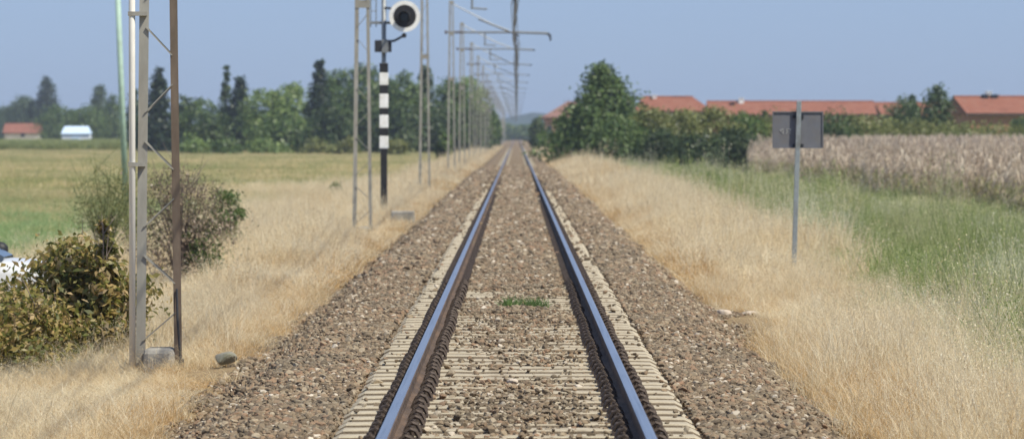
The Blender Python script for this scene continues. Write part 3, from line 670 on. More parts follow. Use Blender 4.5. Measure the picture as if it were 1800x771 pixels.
# pixel x of the middle, top y, width in pixels, distance, shape, material, name, label
ROW = [
 (280, 122, 66, 690, 'cone', 'fir', 'fir_tree', 'very dark broad conifer seen between the two legs of the nearest mast'),
 (322, 172, 34, 760, 'round', 'dark_leaf', 'leafy_tree', 'dark narrow tree just right of the nearest mast'),
 (352, 178, 52, 740, 'round', 'mid_leaf', 'leafy_tree', 'low green round tree in the gap right of the nearest mast'),
 (398, 116, 34, 745, 'cone', 'dark_leaf', 'slender_conifer', 'thin pale pointed conifer rising behind a darker spruce'),
 (422, 138, 62, 715, 'cone', 'fir', 'spruce_tree', 'dark ragged spruce standing left of the bright green trees'),
 (468, 158, 66, 700, 'round', 'light_leaf', 'leafy_tree', 'bright yellow green round tree right beside the dark ragged spruce'),
 (518, 152, 70, 705, 'round', 'light_leaf', 'leafy_tree', 'bright green broad tree left of the tallest dark conifer'),
 (562, 110, 58, 690, 'cone', 'fir', 'fir_tree', 'tallest dark conifer with a pointed tip, left of the second mast'),
 (598, 126, 62, 730, 'round', 'mid_leaf', 'leafy_tree', 'tall mid green tree just left of the second mast'),
 (640, 118, 66, 720, 'round', 'mid_leaf', 'leafy_tree', 'tall green tree behind the legs of the second mast'),
 (678, 138, 50, 740, 'round', 'dark_leaf', 'leafy_tree', 'dark tree hidden behind the striped signal post'),
 (712, 130, 58, 715, 'round', 'mid_leaf', 'leafy_tree', 'leafy green tree just right of the striped signal post'),
 (748, 118, 52, 725, 'pyramid', 'dark_leaf', 'leafy_tree', 'dark pointed tree behind the third mast'),
 (786, 138, 56, 735, 'round', 'mid_leaf', 'leafy_tree', 'green tree behind the fourth mast'),
 (822, 140, 54, 760, 'round', 'light_leaf', 'leafy_tree', 'pale hazy green tree near the right end of the row'),
 (848, 160, 40, 790, 'round', 'mid_leaf', 'leafy_tree', 'last hazy tree of the row beside the overhead masts'),
 (866, 205, 24, 860, 'round', 'mid_leaf', 'leafy_tree', 'low hazy tree end of the row nearest the vanishing rails'),
 (585, 185, 70, 665, 'bush', 'dark_leaf', 'leafy_tree', 'low dark tree at the foot of the tallest conifer'),
 (655, 180, 66, 670, 'bush', 'dark_leaf', 'leafy_tree', 'low dark tree between the second mast and the signal post'),
 (705, 190, 60, 668, 'bush', 'dark_leaf', 'leafy_tree', 'low dark tree right of the signal post foot'),
 (775, 190, 64, 672, 'bush', 'dark_leaf', 'leafy_tree', 'low dark tree between the third and fourth masts'),
 (832, 195, 50, 690, 'bush', 'dark_leaf', 'leafy_tree', 'low dark tree by the lineside right of the fourth mast'),
 (372, 200, 60, 680, 'bush', 'dark_leaf', 'leafy_tree', 'low dark tree at the left foot of the ragged spruce'),
 (505, 205, 80, 672, 'bush', 'mid_leaf', 'leafy_tree', 'low spreading tree in front of the bright green trees'),
 (238, 158, 26, 900, 'spire', 'dark_leaf', 'leafy_tree', 'slim dark tree half hidden behind the white pipe of the nearest mast'),
 (200, 168, 34, 1000, 'spire', 'mid_leaf', 'leafy_tree', 'hazy tree crossed by the pale green pole'),
 (176, 148, 30, 1080, 'spire', 'dark_leaf', 'oval_tree', 'bluish oval tree left of the pale green pole'),
 (155, 188, 46, 930, 'round', 'mid_leaf', 'leafy_tree', 'rounded green tree right above the pale blue shed'),
 (104, 188, 52, 980, 'round', 'mid_leaf', 'leafy_tree', 'rounded green tree left of the pale blue shed'),
 (82, 134, 32, 1180, 'spire', 'fir', 'oval_tree', 'tallest bluish pointed tree at the far left'),
 (57, 176, 18, 1120, 'spire', 'fir', 'cypress_tree', 'thin dark cypress beside the far left red roof'),
 (42, 172, 50, 1250, 'round', 'dark_leaf', 'leafy_tree', 'pale bluish broad tree behind the far left red roof'),
 (8, 190, 44, 1300, 'round', 'dark_leaf', 'leafy_tree', 'hazy tree at the left edge of the picture behind the roof'),
 (128, 196, 40, 1200, 'round', 'dark_leaf', 'leafy_tree', 'hazy dark tree directly behind the pale blue shed'),
 (262, 195, 60, 800, 'bush', 'dark_leaf', 'leafy_tree', 'low dark tree at the foot of the very dark broad conifer'),
]
for i, (px, py, wpx, d, shp, mt, nm, lb) in enumerate(ROW):
    near = d < 900; d = d * .82 if near else d
    x = PX(px, d); H = PZ(py, d) + 1.05; W = wpx / F * d * 1.12
    n = int(np.clip(H * W * 50, 1500, 6500))
    tree(nm, lb, 'tree', x, d, H, W, shp, M[mt], int(n * 1.8), .24 if shp != 'cone' else .25, TG if near else 'hazy trees of the far left village', base=.03 if shp in ('bush', 'cone') else .08, seed=i, rough=.14 if shp in ('cone', 'spire') else .3)

# shrubs along the foot of the row and by the line
for i, (px, py, wpx, d, mt, lb) in enumerate([
    (395, 245, 50, 640, 'mid_leaf', 'low grey green shrub at the foot of the ragged spruce'),
    (470, 242, 60, 645, 'light_leaf', 'pale shrub at the foot of the bright green trees'),
    (560, 244, 60, 640, 'olive_leaf', 'olive shrub at the foot of the tallest conifer'),
    (612, 240, 40, 630, 'olive_leaf', 'olive shrub left of the second mast foot'),
    (700, 246, 44, 600, 'olive_leaf', 'olive shrub right of the signal post foot'),
    (778, 236, 26, 400, 'mid_leaf', 'green shrub growing by the foot of the fourth mast'),
    (342, 240, 44, 650, 'light_leaf', 'yellowish shrub right of the nearest mast in the far hedge'),
    (812, 232, 24, 520, 'dark_leaf', 'dark lineside shrub right of the fourth mast')]):
    d = d * .82 if d > 550 else d
    tree('shrub', lb, 'shrub', PX(px, d), d, PZ(py, d) + 1.05, wpx / F * d, 'bush', M[mt], 900, .2, 'shrubs along the far hedge', base=.02, seed=70 + i, trunk='stem', crown='foliage')

# right side: pyramid tree, dark bushes, hedge
tree('pyramid_tree', 'big ragged pointed green tree right of the track', 'tree', PX(1058, 318), 318, PZ(130, 318) + 1.05, 6.2, 'pyramid', M['tree_right'], 15000, .15, base=.03, seed=201, rough=.42)
tree('pyramid_tree', 'smaller leaning green tree on the right flank of the big pointed tree', 'tree', PX(1105, 312), 312, PZ(168, 312) + 1.05, 2.8, 'pyramid', M['tree_right'], 3500, .14, base=.03, seed=202, rough=.4)
tree('pyramid_tree', 'low green tree on the left flank of the big pointed tree', 'tree', PX(1012, 330), 330, PZ(196, 330) + 1.05, 2.6, 'bush', M['tree_right'], 3000, .14, base=.03, seed=203, rough=.4)
BG = 'bushes beside the maize field'
for i, (px, py, wpx, d, mt, lb) in enumerate([
    (1085, 215, 90, 300, 'tree_right', 'dark bush at the right foot of the big pointed tree'),
    (1145, 196, 84, 305, 'olive_leaf', 'olive bush right of the big pointed tree'),
    (1165, 232, 80, 288, 'deep_leaf', 'darkest low bush in front, left of the black gap'),
    (1200, 200, 86, 310, 'olive_leaf', 'olive bush under the left end of the first red roof'),
    (1225, 236, 84, 284, 'deep_leaf', 'low dark bush in the middle of the front clump'),
    (1255, 196, 84, 312, 'olive_leaf', 'olive bush under the right end of the first red roof'),
    (1288, 228, 76, 290, 'deep_leaf', 'low dark bush touching the left end of the maize'),
    (1310, 198, 80, 318, 'mid_leaf', 'green bush behind the left end of the maize'),
    (1040, 250, 70, 330, 'mid_leaf', 'low green bush left of the big pointed tree foot'),
    (972, 241, 46, 560, 'mid_leaf', 'low green bush in front of the pink house'),
    (1006, 232, 44, 520, 'mid_leaf', 'green bush between the pink house and the pointed tree')]):
    tree('bush', lb, 'bush', PX(px, d), d, PZ(py, d) + 1.05, wpx / F * d * 1.05, 'bush', M[mt], 5000, .125, BG, base=.02, seed=100 + i, rough=.35, trunk='stem', crown='foliage')
HG = 'hedge bushes behind the maize field'
for i, (px, py, wpx, d, mt) in enumerate([
    (1362, 196, 90, 345, 'olive_leaf'), (1412, 200, 90, 350, 'olive_leaf'), (1462, 198, 90, 345, 'dark_leaf'), (1512, 205, 90, 350, 'olive_leaf'),
    (1560, 214, 100, 355, 'olive_leaf'), (1612, 216, 100, 352, 'olive_leaf'), (1662, 216, 100, 356, 'olive_leaf'), (1712, 218, 100, 350, 'olive_leaf'), (1762, 217, 100, 354, 'olive_leaf'), (1812, 217, 100, 352, 'olive_leaf')]):
    where = ['left of the small grey sign panel', 'directly behind the grey sign panel', 'just right of the grey sign panel', 'under the dark gable of the long red roof', 'under the small red roof behind', 'under the dark round bush', 'under the oval tree', 'under the left verge of the right red roof', 'under the right red roof', 'at the right edge of the picture'][i]
    tree('hedge_bush', 'olive green hedge bush ' + where, 'bush', PX(px, d), d, PZ(py, d) + 1.05, wpx / F * d * 1.1, 'bush', M[mt], 4200, .125, HG, base=.02, seed=140 + i, rough=.35, trunk='stem', crown='foliage')
for i, (px, py, wpx, d, shp, mt, lb) in enumerate([
    (1588, 174, 66, 410, 'round', 'dark_leaf', 'dark round bushy tree left of the oval tree'),
    (1604, 168, 26, 415, 'spire', 'dark_leaf', 'slim dark tree against the left side of the oval tree'),
    (1646, 147, 54, 405, 'spire', 'dark_leaf', 'tall oval green tree between the red roofs'),
    (1798, 205, 40, 400, 'round', 'dark_leaf', 'dark tree at the right edge under the red roof'),
    (1345, 190, 14, 430, 'spire', 'dark_leaf', 'slim dark tree poking up left of the grey sign'),
    (945, 214, 22, 620, 'round', 'dark_leaf', 'dark tree against the left corner of the pink house'),
    (925, 226, 34, 1500, 'round', 'mid_leaf', 'hazy tree at the vanishing point right of the rails'),
    (890, 224, 40, 1600, 'round', 'mid_leaf', 'hazy tree at the vanishing point left of the rails')]):
    tree('garden_tree' if d < 700 else 'distant_tree', lb, 'tree', PX(px, d), d, PZ(py, d) + 1.05, wpx / F * d * 1.1, shp, M[mt], 5200, .13 if d < 700 else .4, 'trees among the houses' if d < 700 else 'hazy trees at the vanishing point', base=.04, seed=170 + i, rough=.12 if shp == 'spire' else .24)

# foreground bushes on the left
def shrub_near(name, label, x, y, H, W, mat, nleaf, ls, nb, seed, shape='bush', stem='twig', droop=None, rough=.35, cat='bush', fold=True, single=0):
    r = np.random.default_rng(seed); t = thing(name, label, cat, (x, y, float(gz(x, y)) - .03)); mb = MB()
    for k in range(nb):
        a = r.uniform(0, 6.28); l = r.uniform(.25, .95); hh = H * r.uniform(.55, 1.0)
        e = np.array([math.cos(a) * W * .45 * l, math.sin(a) * W * .45 * l, hh]); m_ = e * np.array([.35, .35, .55])
        mb.tube([(0, 0, 0), tuple(m_), tuple(e)], [.014, .010, .003], 5)
        for q in range(3):
            f = r.uniform(.5, .95); p = m_ + (e - m_) * f; dd = r.normal(0, .12, 3) * W + np.array([0, 0, .12 * H])
            mb.tube([tuple(p), tuple(p + dd * .6), tuple(p + dd)], [.006, .004, .002], 4)
    mb.build('stem', M[stem], t)
    P, N = crown_points(nleaf, H, W, shape, .06, r, rough=rough)
    fo = link('foliage', leaves_mesh('foliage', P, N, ls * r.uniform(.5, 1.4, nleaf), M[mat], .45, droop, fold), t)
    if single:                                         # the leaves one can pick out: on the outside, towards the track and the camera
        kind(fo, 'stuff'); sel = r.choice(np.nonzero(N[:, 1] < -.1)[0], single, replace=False)
        lm = [leaves_mesh('leaf', np.zeros((1, 3)), np.array([[0, 0, 1.0]]), np.array([ls * q]), M[mat], .45, droop, True) for q in (.9, 1.15, 1.4)]
        for q in sel:
            lf = link('leaf', lm[int(r.integers(0, 3))], t, tuple(P[q] + N[q] * .05)); lf.rotation_euler = (r.uniform(-1.2, 1.2) + .6, r.uniform(-.9, .9), r.uniform(0, 6.28))
    return t
shrub_near('browning_bush', 'big browning bush in front left of the nearest mast', PX(128, 47.5), 47.5, 1.32, 1.04, 'autumn_leaf', 11000, .044, 26, 301, rough=.5, single=260)
shrub_near('browning_bush', 'tall browning shoot of leaves beside the white pipe of the nearest mast', PX(182, 47.0), 47.0, 1.52, .46, 'autumn_leaf', 2600, .046, 12, 302, 'pyramid', rough=.5, single=80)
shrub_near('browning_bush', 'low dark browning bush at the left edge of the picture', PX(38, 46.5), 46.5, .92, 1.15, 'autumn_leaf', 6500, .042, 14, 303, rough=.4, single=160)
shrub_near('dry_bush', 'grey brown twiggy bush behind the nearest mast', PX(318, 74), 74, 2.05, 1.5, 'dry_bush', 7000, .027, 60, 304, rough=.62)
shrub_near('dry_bush', 'small leafy clump hanging off the right of the grey brown bush', PX(352, 74), 74, 1.2, .55, 'mid_leaf', 1500, .035, 10, 305, rough=.4)
shrub_near('green_shrub', 'small fresh green shrub right of the grey brown bush', PX(398, 92), 92, 1.45, .70, 'mid_leaf', 3000, .036, 12, 306, rough=.4)
shrub_near('tall_weed', 'wispy green weed clump left of the pale green pole foot', PX(182, 84), 84, 2.2, 1.7, 'wisp', 2600, .026, 60, 307, 'pyramid', stem='wisp', rough=.5, cat='weed')
shrub_near('tall_weed', 'wispy green weeds right behind the white pipe', PX(232, 88), 88, 1.8, 1.1, 'wisp', 1900, .028, 22, 308, 'pyramid', stem='wisp', rough=.5, cat='weed')
shrub_near('green_weed', 'tiny dark green weed standing alone in the dry grass', PX(590, 158), 158, .95, .5, 'mid_leaf', 420, .06, 6, 309, cat='weed')

# ------------------------------------------------------------------ lattice masts with cantilevers
def mast(i, y, label, detail=2, pipe=False, arm=True):
    X0 = -3.45; H = 8.7; zb = -.75
    t = thing('catenary_mast', label, 'mast', (X0, y, 0), 0, 'lattice masts along the left of the track')
    def off(z): return .183 - .0118 * (z + .6)
    for sx in (-1, 1):
        mb = MB()
        # channel: web and two flanges
        zs_ = [zb, H]
        for (u0, u1, y0_, y1_) in ((-.012, .0, -.075, .075), (0, .034, -.075, -.063), (0, .034, .063, .075)):
            vs = []
            for z_ in zs_:
                o_ = sx * off(z_) * 1.0
                a, b = o_ + sx * u0 * -1, o_ - sx * u1
                vs += [(a, y0_, z_), (b, y0_, z_), (b, y1_, z_), (a, y1_, z_)]
            mb.add(vs, [(0, 1, 2, 3), (4, 5, 6, 7), (0, 1, 5, 4), (1, 2, 6, 5), (2, 3, 7, 6), (3, 0, 4, 7)])
        # wide flange strip facing the line's length
        vs = []
        for z_ in zs_:
            o_ = sx * off(z_); fw = .046 if sx < 0 else .038; vs += [(o_ - fw, -.079, z_), (o_ + fw, -.079, z_), (o_ + fw, -.0755, z_), (o_ - fw, -.0755, z_)]
        mb.add(vs, [(0, 1, 2, 3), (4, 5, 6, 7), (0, 1, 5, 4), (1, 2, 6, 5), (2, 3, 7, 6), (3, 0, 4, 7)])
        mb.build('leg', M['mast_rust'] if (sx > 0 and i == 0) else M['mast'], t)
    k = 0; z_ = -.30; lace = MB()
    while z_ < H - .4:
        s_ = 1 if k % 2 else -1; a = (s_ * (off(z_) - .02), z_); b = (-s_ * (off(z_ + .27) - .02), z_ + .27)
        for yy in (-.085, .085):
            m_ = lace if detail < 2 or z_ > 5 else MB()
            m_.bar((a[0], yy, a[1]), (b[0], yy, b[1]), .010, .030)
            if m_ is not lace: m_.build('lacing_bar', M['mast'], t)
        z_ += .55; k += 1
    kind(lace.build('lacing', M['mast'], t), 'stuff')
    mb = MB()
    for z_ in (4.6, 7.0, H - .05): mb.box(-off(z_) - .05, off(z_) + .05, -.092, -.08, z_ - .09, z_ + .09)
    mb.build('batten_plate', M['mast'], t)
    bevel(MB().box(-.15, .15, -.2, .2, -.95, -.37).build('foundation', M['foundation'], t), .05)
    if pipe:
        mb = MB(); mb.tube([(PX(234, 44) - X0, -.11, -.62), (PX(234, 44) - X0, -.11, 5.5)], .031, 12)
        mb.build('cable_pipe', M['white_pipe'], t, smooth=True)
        mb = MB()
        for z_ in (1.4, 2.85, 4.3): mb.box(PX(234, 44) - X0 - .036, -off(z_) + .03, -.148, -.08, z_ - .02, z_ + .02)
        mb.build('pipe_clamp', M['mast'], t)
        mb = MB(); mb.box(.20, .24, -.16, -.10, -.60, -.47); mb.tube([(.21, -.13, -.5), (.18, -.13, -.1), (.17, -.1, .2)], .012, 6)
        mb.build('earthing_box', M['dark_metal'], t)
    if arm:
        zc = 7.08; reach = 5.25 if i in (0, 1, 3) else 4.62
        ra = (.05, .045, .05, .055, .045, .036, .03)[min(i, 6)]; mb = MB(); mb.tube([(-.35, 0, zc), (3.6, 0, zc + .0)], ra, 8); mb.tube([(3.3, 0, zc), (reach - .15, 0, zc - .06)], ra * 1.2, 8)
        mb.tube([(.12, 0, 8.55), (2.15, 0, zc + .42), (3.05, 0, zc + .08)], .034, 6)
        ar = mb.build('cantilever_arm', M['grey_metal'], t)
        mb = MB()
        for q in range(6): mb.tube([(.2 + q * .075, 0, zc), (.225 + q * .075, 0, zc)], .085, 10)
        mb.tube([(-.35, 0, zc), (-.25, 0, zc)], .09, 8)
        mb.build('insulator', M['insulator'], ar)
        mb = MB(); mb.tube([(reach - .15, 0, zc - .06), (reach, 0, zc - (.22 if reach > 5 else .09))], .07 if reach > 5 else .05, 8); 
        if reach > 5: mb.tube([(reach - .02, 0, zc - .2), (reach, 0, zc - .45)], .05, 8)
        mb.build('end_fitting', M['dark_metal'], ar)
        mb = MB(); mb.tube([(1.78, 0, zc - .02), (1.78, 0, 6.42)], .04, 8); mb.tube([(1.72, 0, 6.42), (2.35, 0, 6.38)], .032, 8)
        mb.build('drop_tube', M['grey_metal'], ar)
        mb = MB(); mb.tube([(3.4, 0, zc - .02), (3.4, 0, zc - .5)], .07, 8); mb.tube([(3.4, 0, zc - .5), (3.4, 0, 5.75)], .03, 6)
        mb.tube([(2.0, 0, 6.0), (3.45 + .12 * (-1) ** i, 0, 5.36)], .022, 6)
        mb.build('steady_arm', M['dark_metal'], ar)
    return t
MY = [44, 102, 171, 241, 288, 350, 410, 470, 532, 594, 656, 718, 780, 842, 904, 966, 1028, 1090, 1152, 1214, 1276, 1338]
ML = ['nearest lattice mast with a white pipe up its left leg', 'second lattice mast, just left of the striped signal', 'third lattice mast, just right of the signal disc',
      'fourth lattice mast with the longest visible arm over the track', 'fifth lattice mast, its arm just below the longest one', 'sixth lattice mast with a hazy arm', 'seventh lattice mast, half faded in haze',
      'eighth lattice mast, next one behind the half faded seventh', 'ninth lattice mast counted from the nearest, pale in haze', 'tenth lattice mast counted from the nearest, pale in haze', 'eleventh lattice mast counted from the nearest, very pale']
for i, yy in enumerate(MY):
    mast(i, yy, ML[i] if i < len(ML) else 'faint far lattice mast lost in haze at the vanishing point', 2 if i < 3 else 1, i == 0, True)

line = thing('overhead_line', 'dark overhead wires sagging between the mast arms above the track', 'overhead wire', (0, 0, 5))
def stag(i): return .10 * (-1) ** (i + 1) - .02
pts_y = [-16] + MY
def wirepath(zsup, sag, side=0.0, k=1.0):
    P = []
    for j in range(len(pts_y) - 1):
        for q in range(8):
            f = q / 8; yy = pts_y[j] + (pts_y[j + 1] - pts_y[j]) * f
            P.append((side + k * (stag(j - 1) * (1 - f) + stag(j) * f), yy, zsup - 4 * sag * f * (1 - f) - 5))
    P.append((side + k * stag(len(MY) - 1), MY[-1], zsup - 5)); return P
for sd2 in (-.10, .10): MB().tube(wirepath(6.62, .75, sd2, .9), .014, 5).build('messenger_wire', M['wire'], line)
for sd2 in (-.03, .03): MB().tube(wirepath(5.32, .03, sd2, 1.0), .013, 5).build('contact_wire', M['wire'], line)
A = wirepath(6.62, .75, 0, .9); B = wirepath(5.32, .03, 0, 1.0)
for j in range(12, len(A), 1):
    if A[j][2] - B[j][2] > .1: MB().tube([A[j], B[j]], .012, 5).build('dropper', M['wire'], line)

# ------------------------------------------------------------------ signal
SXp, SYp = -3.44, 118
sig = thing('railway_signal', 'tall signal post with black and white bands and a round black disc head', 'signal', (SXp, SYp, 0))
k118 = 118 / F
def zz(py): return PZ(py, 118)
MB().box(-.085, .085, -.10, .10, -.8, zz(261)).build('post_foot', M['black'], sig)
bands = [(111, 128, 'black'), (128, 150, 'white'), (150, 165, 'black'), (165, 190, 'white'), (190, 202, 'black'), (202, 225, 'white'), (225, 239, 'black'), (239, 261, 'white')]
for a, b, c in bands:
    mb = MB(); hw = .115 if c == 'white' else .112
    mb.box(-hw, hw, -.035 if c == 'white' else -.033, .035 if c == 'white' else .033, zz(b) + .002, zz(a) - .002)
    bevel(mb.build('white_band' if c == 'white' else 'black_band', M[c], sig), .012)
mb = MB(); mb.tube([(0, .045, -.7), (0, .045, 6.4)], .062, 10); mb.build('mast_tube', M['grey_metal'], sig, smooth=True)
mb = MB(); mb.box(-.235, .20, -.14, .16, zz(92), zz(71)); bevel(mb.build('junction_box', M['dark_metal'], sig), .02)
mb = MB(); mb.box(-.05, .12, -.16, -.13, zz(93), zz(70)); mb.build('box_cover', M['grey_metal'], sig)
mb = MB()
for xx in (-.34, -.20): mb.tube([(xx, .1, zz(48)), (xx, .1, 6.4)], .016, 6)
for q in range(6): mb.tube([(-.34, .1, zz(40) + q * .3), (-.20, .1, zz(40) + q * .3)], .012, 6)
mb.box(-.36, .30, .04, .08, zz(43), zz(38)); mb.build('ladder', M['grey_metal'], sig)
dx, dz = .545, zz(29.5)
def disc(mb, r0, r1, y0, y1, n=36):
    vs = []; 
    for yy in (y0, y1):
        for r_ in (r0, r1):
            for q in range(n): a = 2 * math.pi * q / n; vs.append((dx + r_ * math.cos(a), yy, dz + r_ * math.sin(a)))
    fs = []
    for q in range(n):
        p = (q + 1) % n
        fs += [(q, p, n + p, n + q), (2 * n + q, 3 * n + q, 3 * n + p, 2 * n + p), (n + q, n + p, 3 * n + p, 3 * n + q), (q, 2 * n + q, 2 * n + p, p)]
    mb.add(vs, fs)
mb = MB(); disc(mb, .298, .405, -.20, -.17); rim = mb.build('disc_rim', M['white'], sig)
mb = MB(); disc(mb, .001, .300, -.195, -.165); plate = mb.build('disc_plate', M['black'], sig)
mb = MB(); mb.tube([(dx - .01, -.17, dz - .02), (dx - .01, -.24, dz - .02)], .11, 20); mb.build('lens', M['glass'], plate)
mb = MB(); n = 18; vs = []
for yy, rr in ((-.196, .17), (-.52, .15)):
    for q in range(n + 1): a = math.pi * (-.12 + 1.24 * q / n); vs.append((dx - .01 + rr * math.cos(a), yy, dz - .02 + rr * math.sin(a)))
mb.add(vs, [(q, q + 1, n + 2 + q, n + 1 + q) for q in range(n)]); vz = mb.build('visor', M['black'], plate)
sm = vz.modifiers.new('thickness', 'SOLIDIFY'); sm.thickness = .008
mb = MB(); mb.tube([(.0, -.02, zz(74)), (.28, -.05, zz(72)), (.50, -.15, zz(64))], .032, 8); mb.tube([(.0, .02, zz(14)), (.38, -.10, zz(17))], .03, 8)
mb.build('bracket_arm', M['dark_metal'], sig)
mb = MB(); mb.tube([(.53, -.22, zz(63)), (.53, -.08, zz(63))], .065, 10); mb.build('pivot', M['black'], sig)
mb = MB(); mb.tube([(dx, -.16, dz), (dx, .02, dz)], .28, 20); mb.build('lamp_housing', M['dark_metal'], sig)
bevel(MB().box(-.3, .3, -.3, .3, -.8, -.28).build('foundation', M['foundation'], sig), .03)
o = bevel(MB().box(-.28, .28, -.2, .2, -.3, .22).build('cable_cabinet', M['foundation'], None, (PX(708, 108), 108, -.35)), .03); tag(o, 'low grey concrete cable block beside the signal foot', 'concrete block')

# ------------------------------------------------------------------ pale green pole
pole = thing('utility_pole', 'thin pale green leaning pole left of the nearest mast', 'pole', (PX(222, 165), 165, -1.1))
pole_b = MB(); pole_b.tube([(0, 0, 0), ((PX(207, 165) - PX(222, 165)) * 1.15, 0, 9.2)], [.115, .095], 12); pole_b.build('shaft', M['green_pole'], pole, smooth=True)
MB().box(-.40, .10, -.03, .03, 8.9, 8.98).build('cross_bar', M['mast'], pole)

# ------------------------------------------------------------------ sign on the right
D = 70; k70 = D / F
sg = thing('trackside_sign', 'back of a small grey rectangular sign on a thin leaning post', 'sign', (PX(1394, D), D, float(gz(PX(1394, D), D))))
bx0 = sg.location.x; bz0 = sg.location.z
def sp(px, py): return (PX(px, D) - bx0, PZ(py, D) - bz0)
t0, t1 = sp(1404.5, 178), sp(1394, 500)
mb = MB(); w_ = .036
vs = []
for (cx, cz) in ((t1[0] , -.25), t0):
    vs += [(cx - w_, -.03, cz), (cx + w_, -.03, cz), (cx + w_, .03, cz), (cx - w_, .03, cz)]
mb.add(vs, [(0, 1, 2, 3), (4, 5, 6, 7), (0, 1, 5, 4), (1, 2, 6, 5), (2, 3, 7, 6), (3, 0, 4, 7)])
bevel(mb.build('post', M['grey_post'], sg), .006)
p0, p1 = sp(1358.5, 260), sp(1447, 196.5)
mb = MB(); mb.box(p0[0], p1[0], .052, .056, p0[1], p1[1]); pn = mb.build('panel', M['sign_back'], sg)
mb = MB(); e = .014
mb.box(p0[0] - .003, p1[0] + .003, .034, .060, p1[1] - e, p1[1] + .004); mb.box(p0[0] - .003, p1[0] + .003, .034, .060, p0[1] - .004, p0[1] + e)
mb.box(p0[0] - .004, p0[0] + e, .035, .059, p0[1] + e, p1[1] - e); mb.box(p1[0] - e, p1[0] + .004, .035, .059, p0[1] + e, p1[1] - e)
mb.build('folded_edge', M['sign_back'], pn)
for py in (205, 256):
    c = sp(1403, py); mb = MB(); mb.box(c[0] - .085, c[0] + .085, .032, .051, c[1] - .026, c[1] + .026)
    for s_ in (-1, 1): mb.tube([(c[0] + s_ * .062, .028, c[1]), (c[0] + s_ * .062, .05, c[1])], .022, 8)
    mb.build('clamp', M['dark_metal'], sg)
mb = MB()                                            # worn white paint marks
for (xa, ya, xb, yb, wq) in ((1371, 229.5, 1376, 226.5, .016), (1372, 229, 1376.5, 235, .016), (1376.5, 226.5, 1377, 235, .013), (1383, 227, 1383, 236, .013), (1383, 227, 1387.5, 227, .013), (1383, 231, 1386, 231, .012), (1387, 227, 1392, 227, .013), (1389.5, 227, 1389.5, 235.5, .014)):
    a = sp(xa, ya); b = sp(xb, yb); mb.bar((a[0], .0505, a[1]), (b[0], .0505, b[1]), .003, wq)
mb.build('painted_mark', M['white'], pn)

# ------------------------------------------------------------------ loose rocks
def rock(name, label, px, py, d, size, mat, seed, flat=.75, group=None):
    r = np.random.default_rng(seed); bm = bmesh.new(); bmesh.ops.create_icosphere(bm, subdivisions=3, radius=1)
    pl = [(unit(r.normal(size=3)), r.uniform(.55, .9)) for _ in range(10)]
    for v in bm.verts:
        p = np.array(v.co)
        for nrm, dd in pl:
            q = p @ nrm
            if q > dd: p = p - nrm * (q - dd) * .85
        v.co = Vector(p * np.array([1, .8, flat]) * size)
    me = bpy.data.meshes.new(name); bm.to_mesh(me); bm.free(); me.materials.append(mat)
    o = link(name, me, None, (PX(px, d), d, PZ(py, d))); tag(o, label, 'rock', group)
rock('rock', 'pale pinkish rock at the right edge of the ballast', 1272, 553, 55, .105, M['rock'], 1)
rock('rock', 'flatter pale rock lying in the dry grass right of the pinkish rock', 1321, 553, 55.5, .12, M['rock'], 2, .5)
rock('rock', 'small white stone on the ballast right of the right rail', 1150, 552, 49.5, .042, M['rock'], 3)
rock('rock', 'rounded mossy grey rock by the ballast near the nearest mast', 394, 629, 43.5, .125, M['rock_grey'], 4, .6)
rock('rock', 'pale stone lying among the ballast between the rails', 901, 672, 34, .05, M['rock'], 5, .6)
mb = MB(); mb.box(-.27, .27, -.06, .06, -.05, .035); o = bevel(mb.build('wooden_plank', M['wood_dark'], None, (PX(903, 98), 98, -.165)), .01); tag(o, 'dark plank lying across the ballast between the rails', 'plank')

# ------------------------------------------------------------------ white car at the left edge (nose towards the track)
car = thing('parked_car', 'white car mostly out of frame at the left, behind the browning bush', 'car', (-7.65, 60, float(gz(-7.65, 60)) + .09))
def loft(mb, secs, mi=0):
    n = len(secs[0]); b = len(mb.v)
    for s_ in secs: mb.v += [tuple(p) for p in s_]
    for i in range(len(secs) - 1):
        for j in range(n - 1): mb.f.append((b + i * n + j, b + i * n + j + 1, b + (i + 1) * n + j + 1, b + (i + 1) * n + j)); mb.mi.append(mi)
    mb.f.append(tuple(b + j for j in range(n))); mb.f.append(tuple(b + (len(secs) - 1) * n + j for j in range(n))); mb.mi += [mi, mi]
def sect(x, zb_, zt, hw): return [(x, -hw * .92, zb_), (x, -hw, zb_ + .12), (x, -hw, zt - .16), (x, -hw * .9, zt - .03), (x, -hw * .5, zt), (x, hw * .5, zt), (x, hw * .9, zt - .03), (x, hw, zt - .16), (x, hw, zb_ + .12), (x, hw * .92, zb_)]
mb = MB(); loft(mb, [sect(-2.1, .35, .80, .70), sect(-2.0, .25, .95, .82), sect(-1.2, .2, .97, .86), sect(.3, .2, .98, .87), sect(.9, .2, .97, .86), sect(1.5, .22, .93, .84), sect(1.9, .25, .85, .78), sect(2.05, .32, .72, .66)])
body = mb.build('body', M['car_white'], car, smooth=True); bevel(body, .03)
mb = MB()
def roofsec(x, z, hw): return [(x, -hw - .12, .95), (x, -hw, z - .06), (x, -hw * .8, z), (x, hw * .8, z), (x, hw, z - .06), (x, hw + .12, .95)]
loft(mb, [roofsec(-1.75, 1.0, .66), roofsec(-1.35, 1.40, .60), roofsec(-.4, 1.47, .62), roofsec(.2, 1.40, .62), roofsec(.95, 1.0, .66)])
mb.build('cabin', M['glass'], car)
mb = MB(); mb.add([(-1.3, -.5, 1.41), (.15, -.52, 1.415), (.15, .52, 1.415), (-1.3, .5, 1.41), (-1.3, -.5, 1.46), (.15, -.52, 1.45), (.15, .52, 1.45), (-1.3, .5, 1.46)], [(0, 1, 2, 3), (4, 5, 6, 7), (0, 1, 5, 4), (1, 2, 6, 5), (2, 3, 7, 6), (3, 0, 4, 7)])
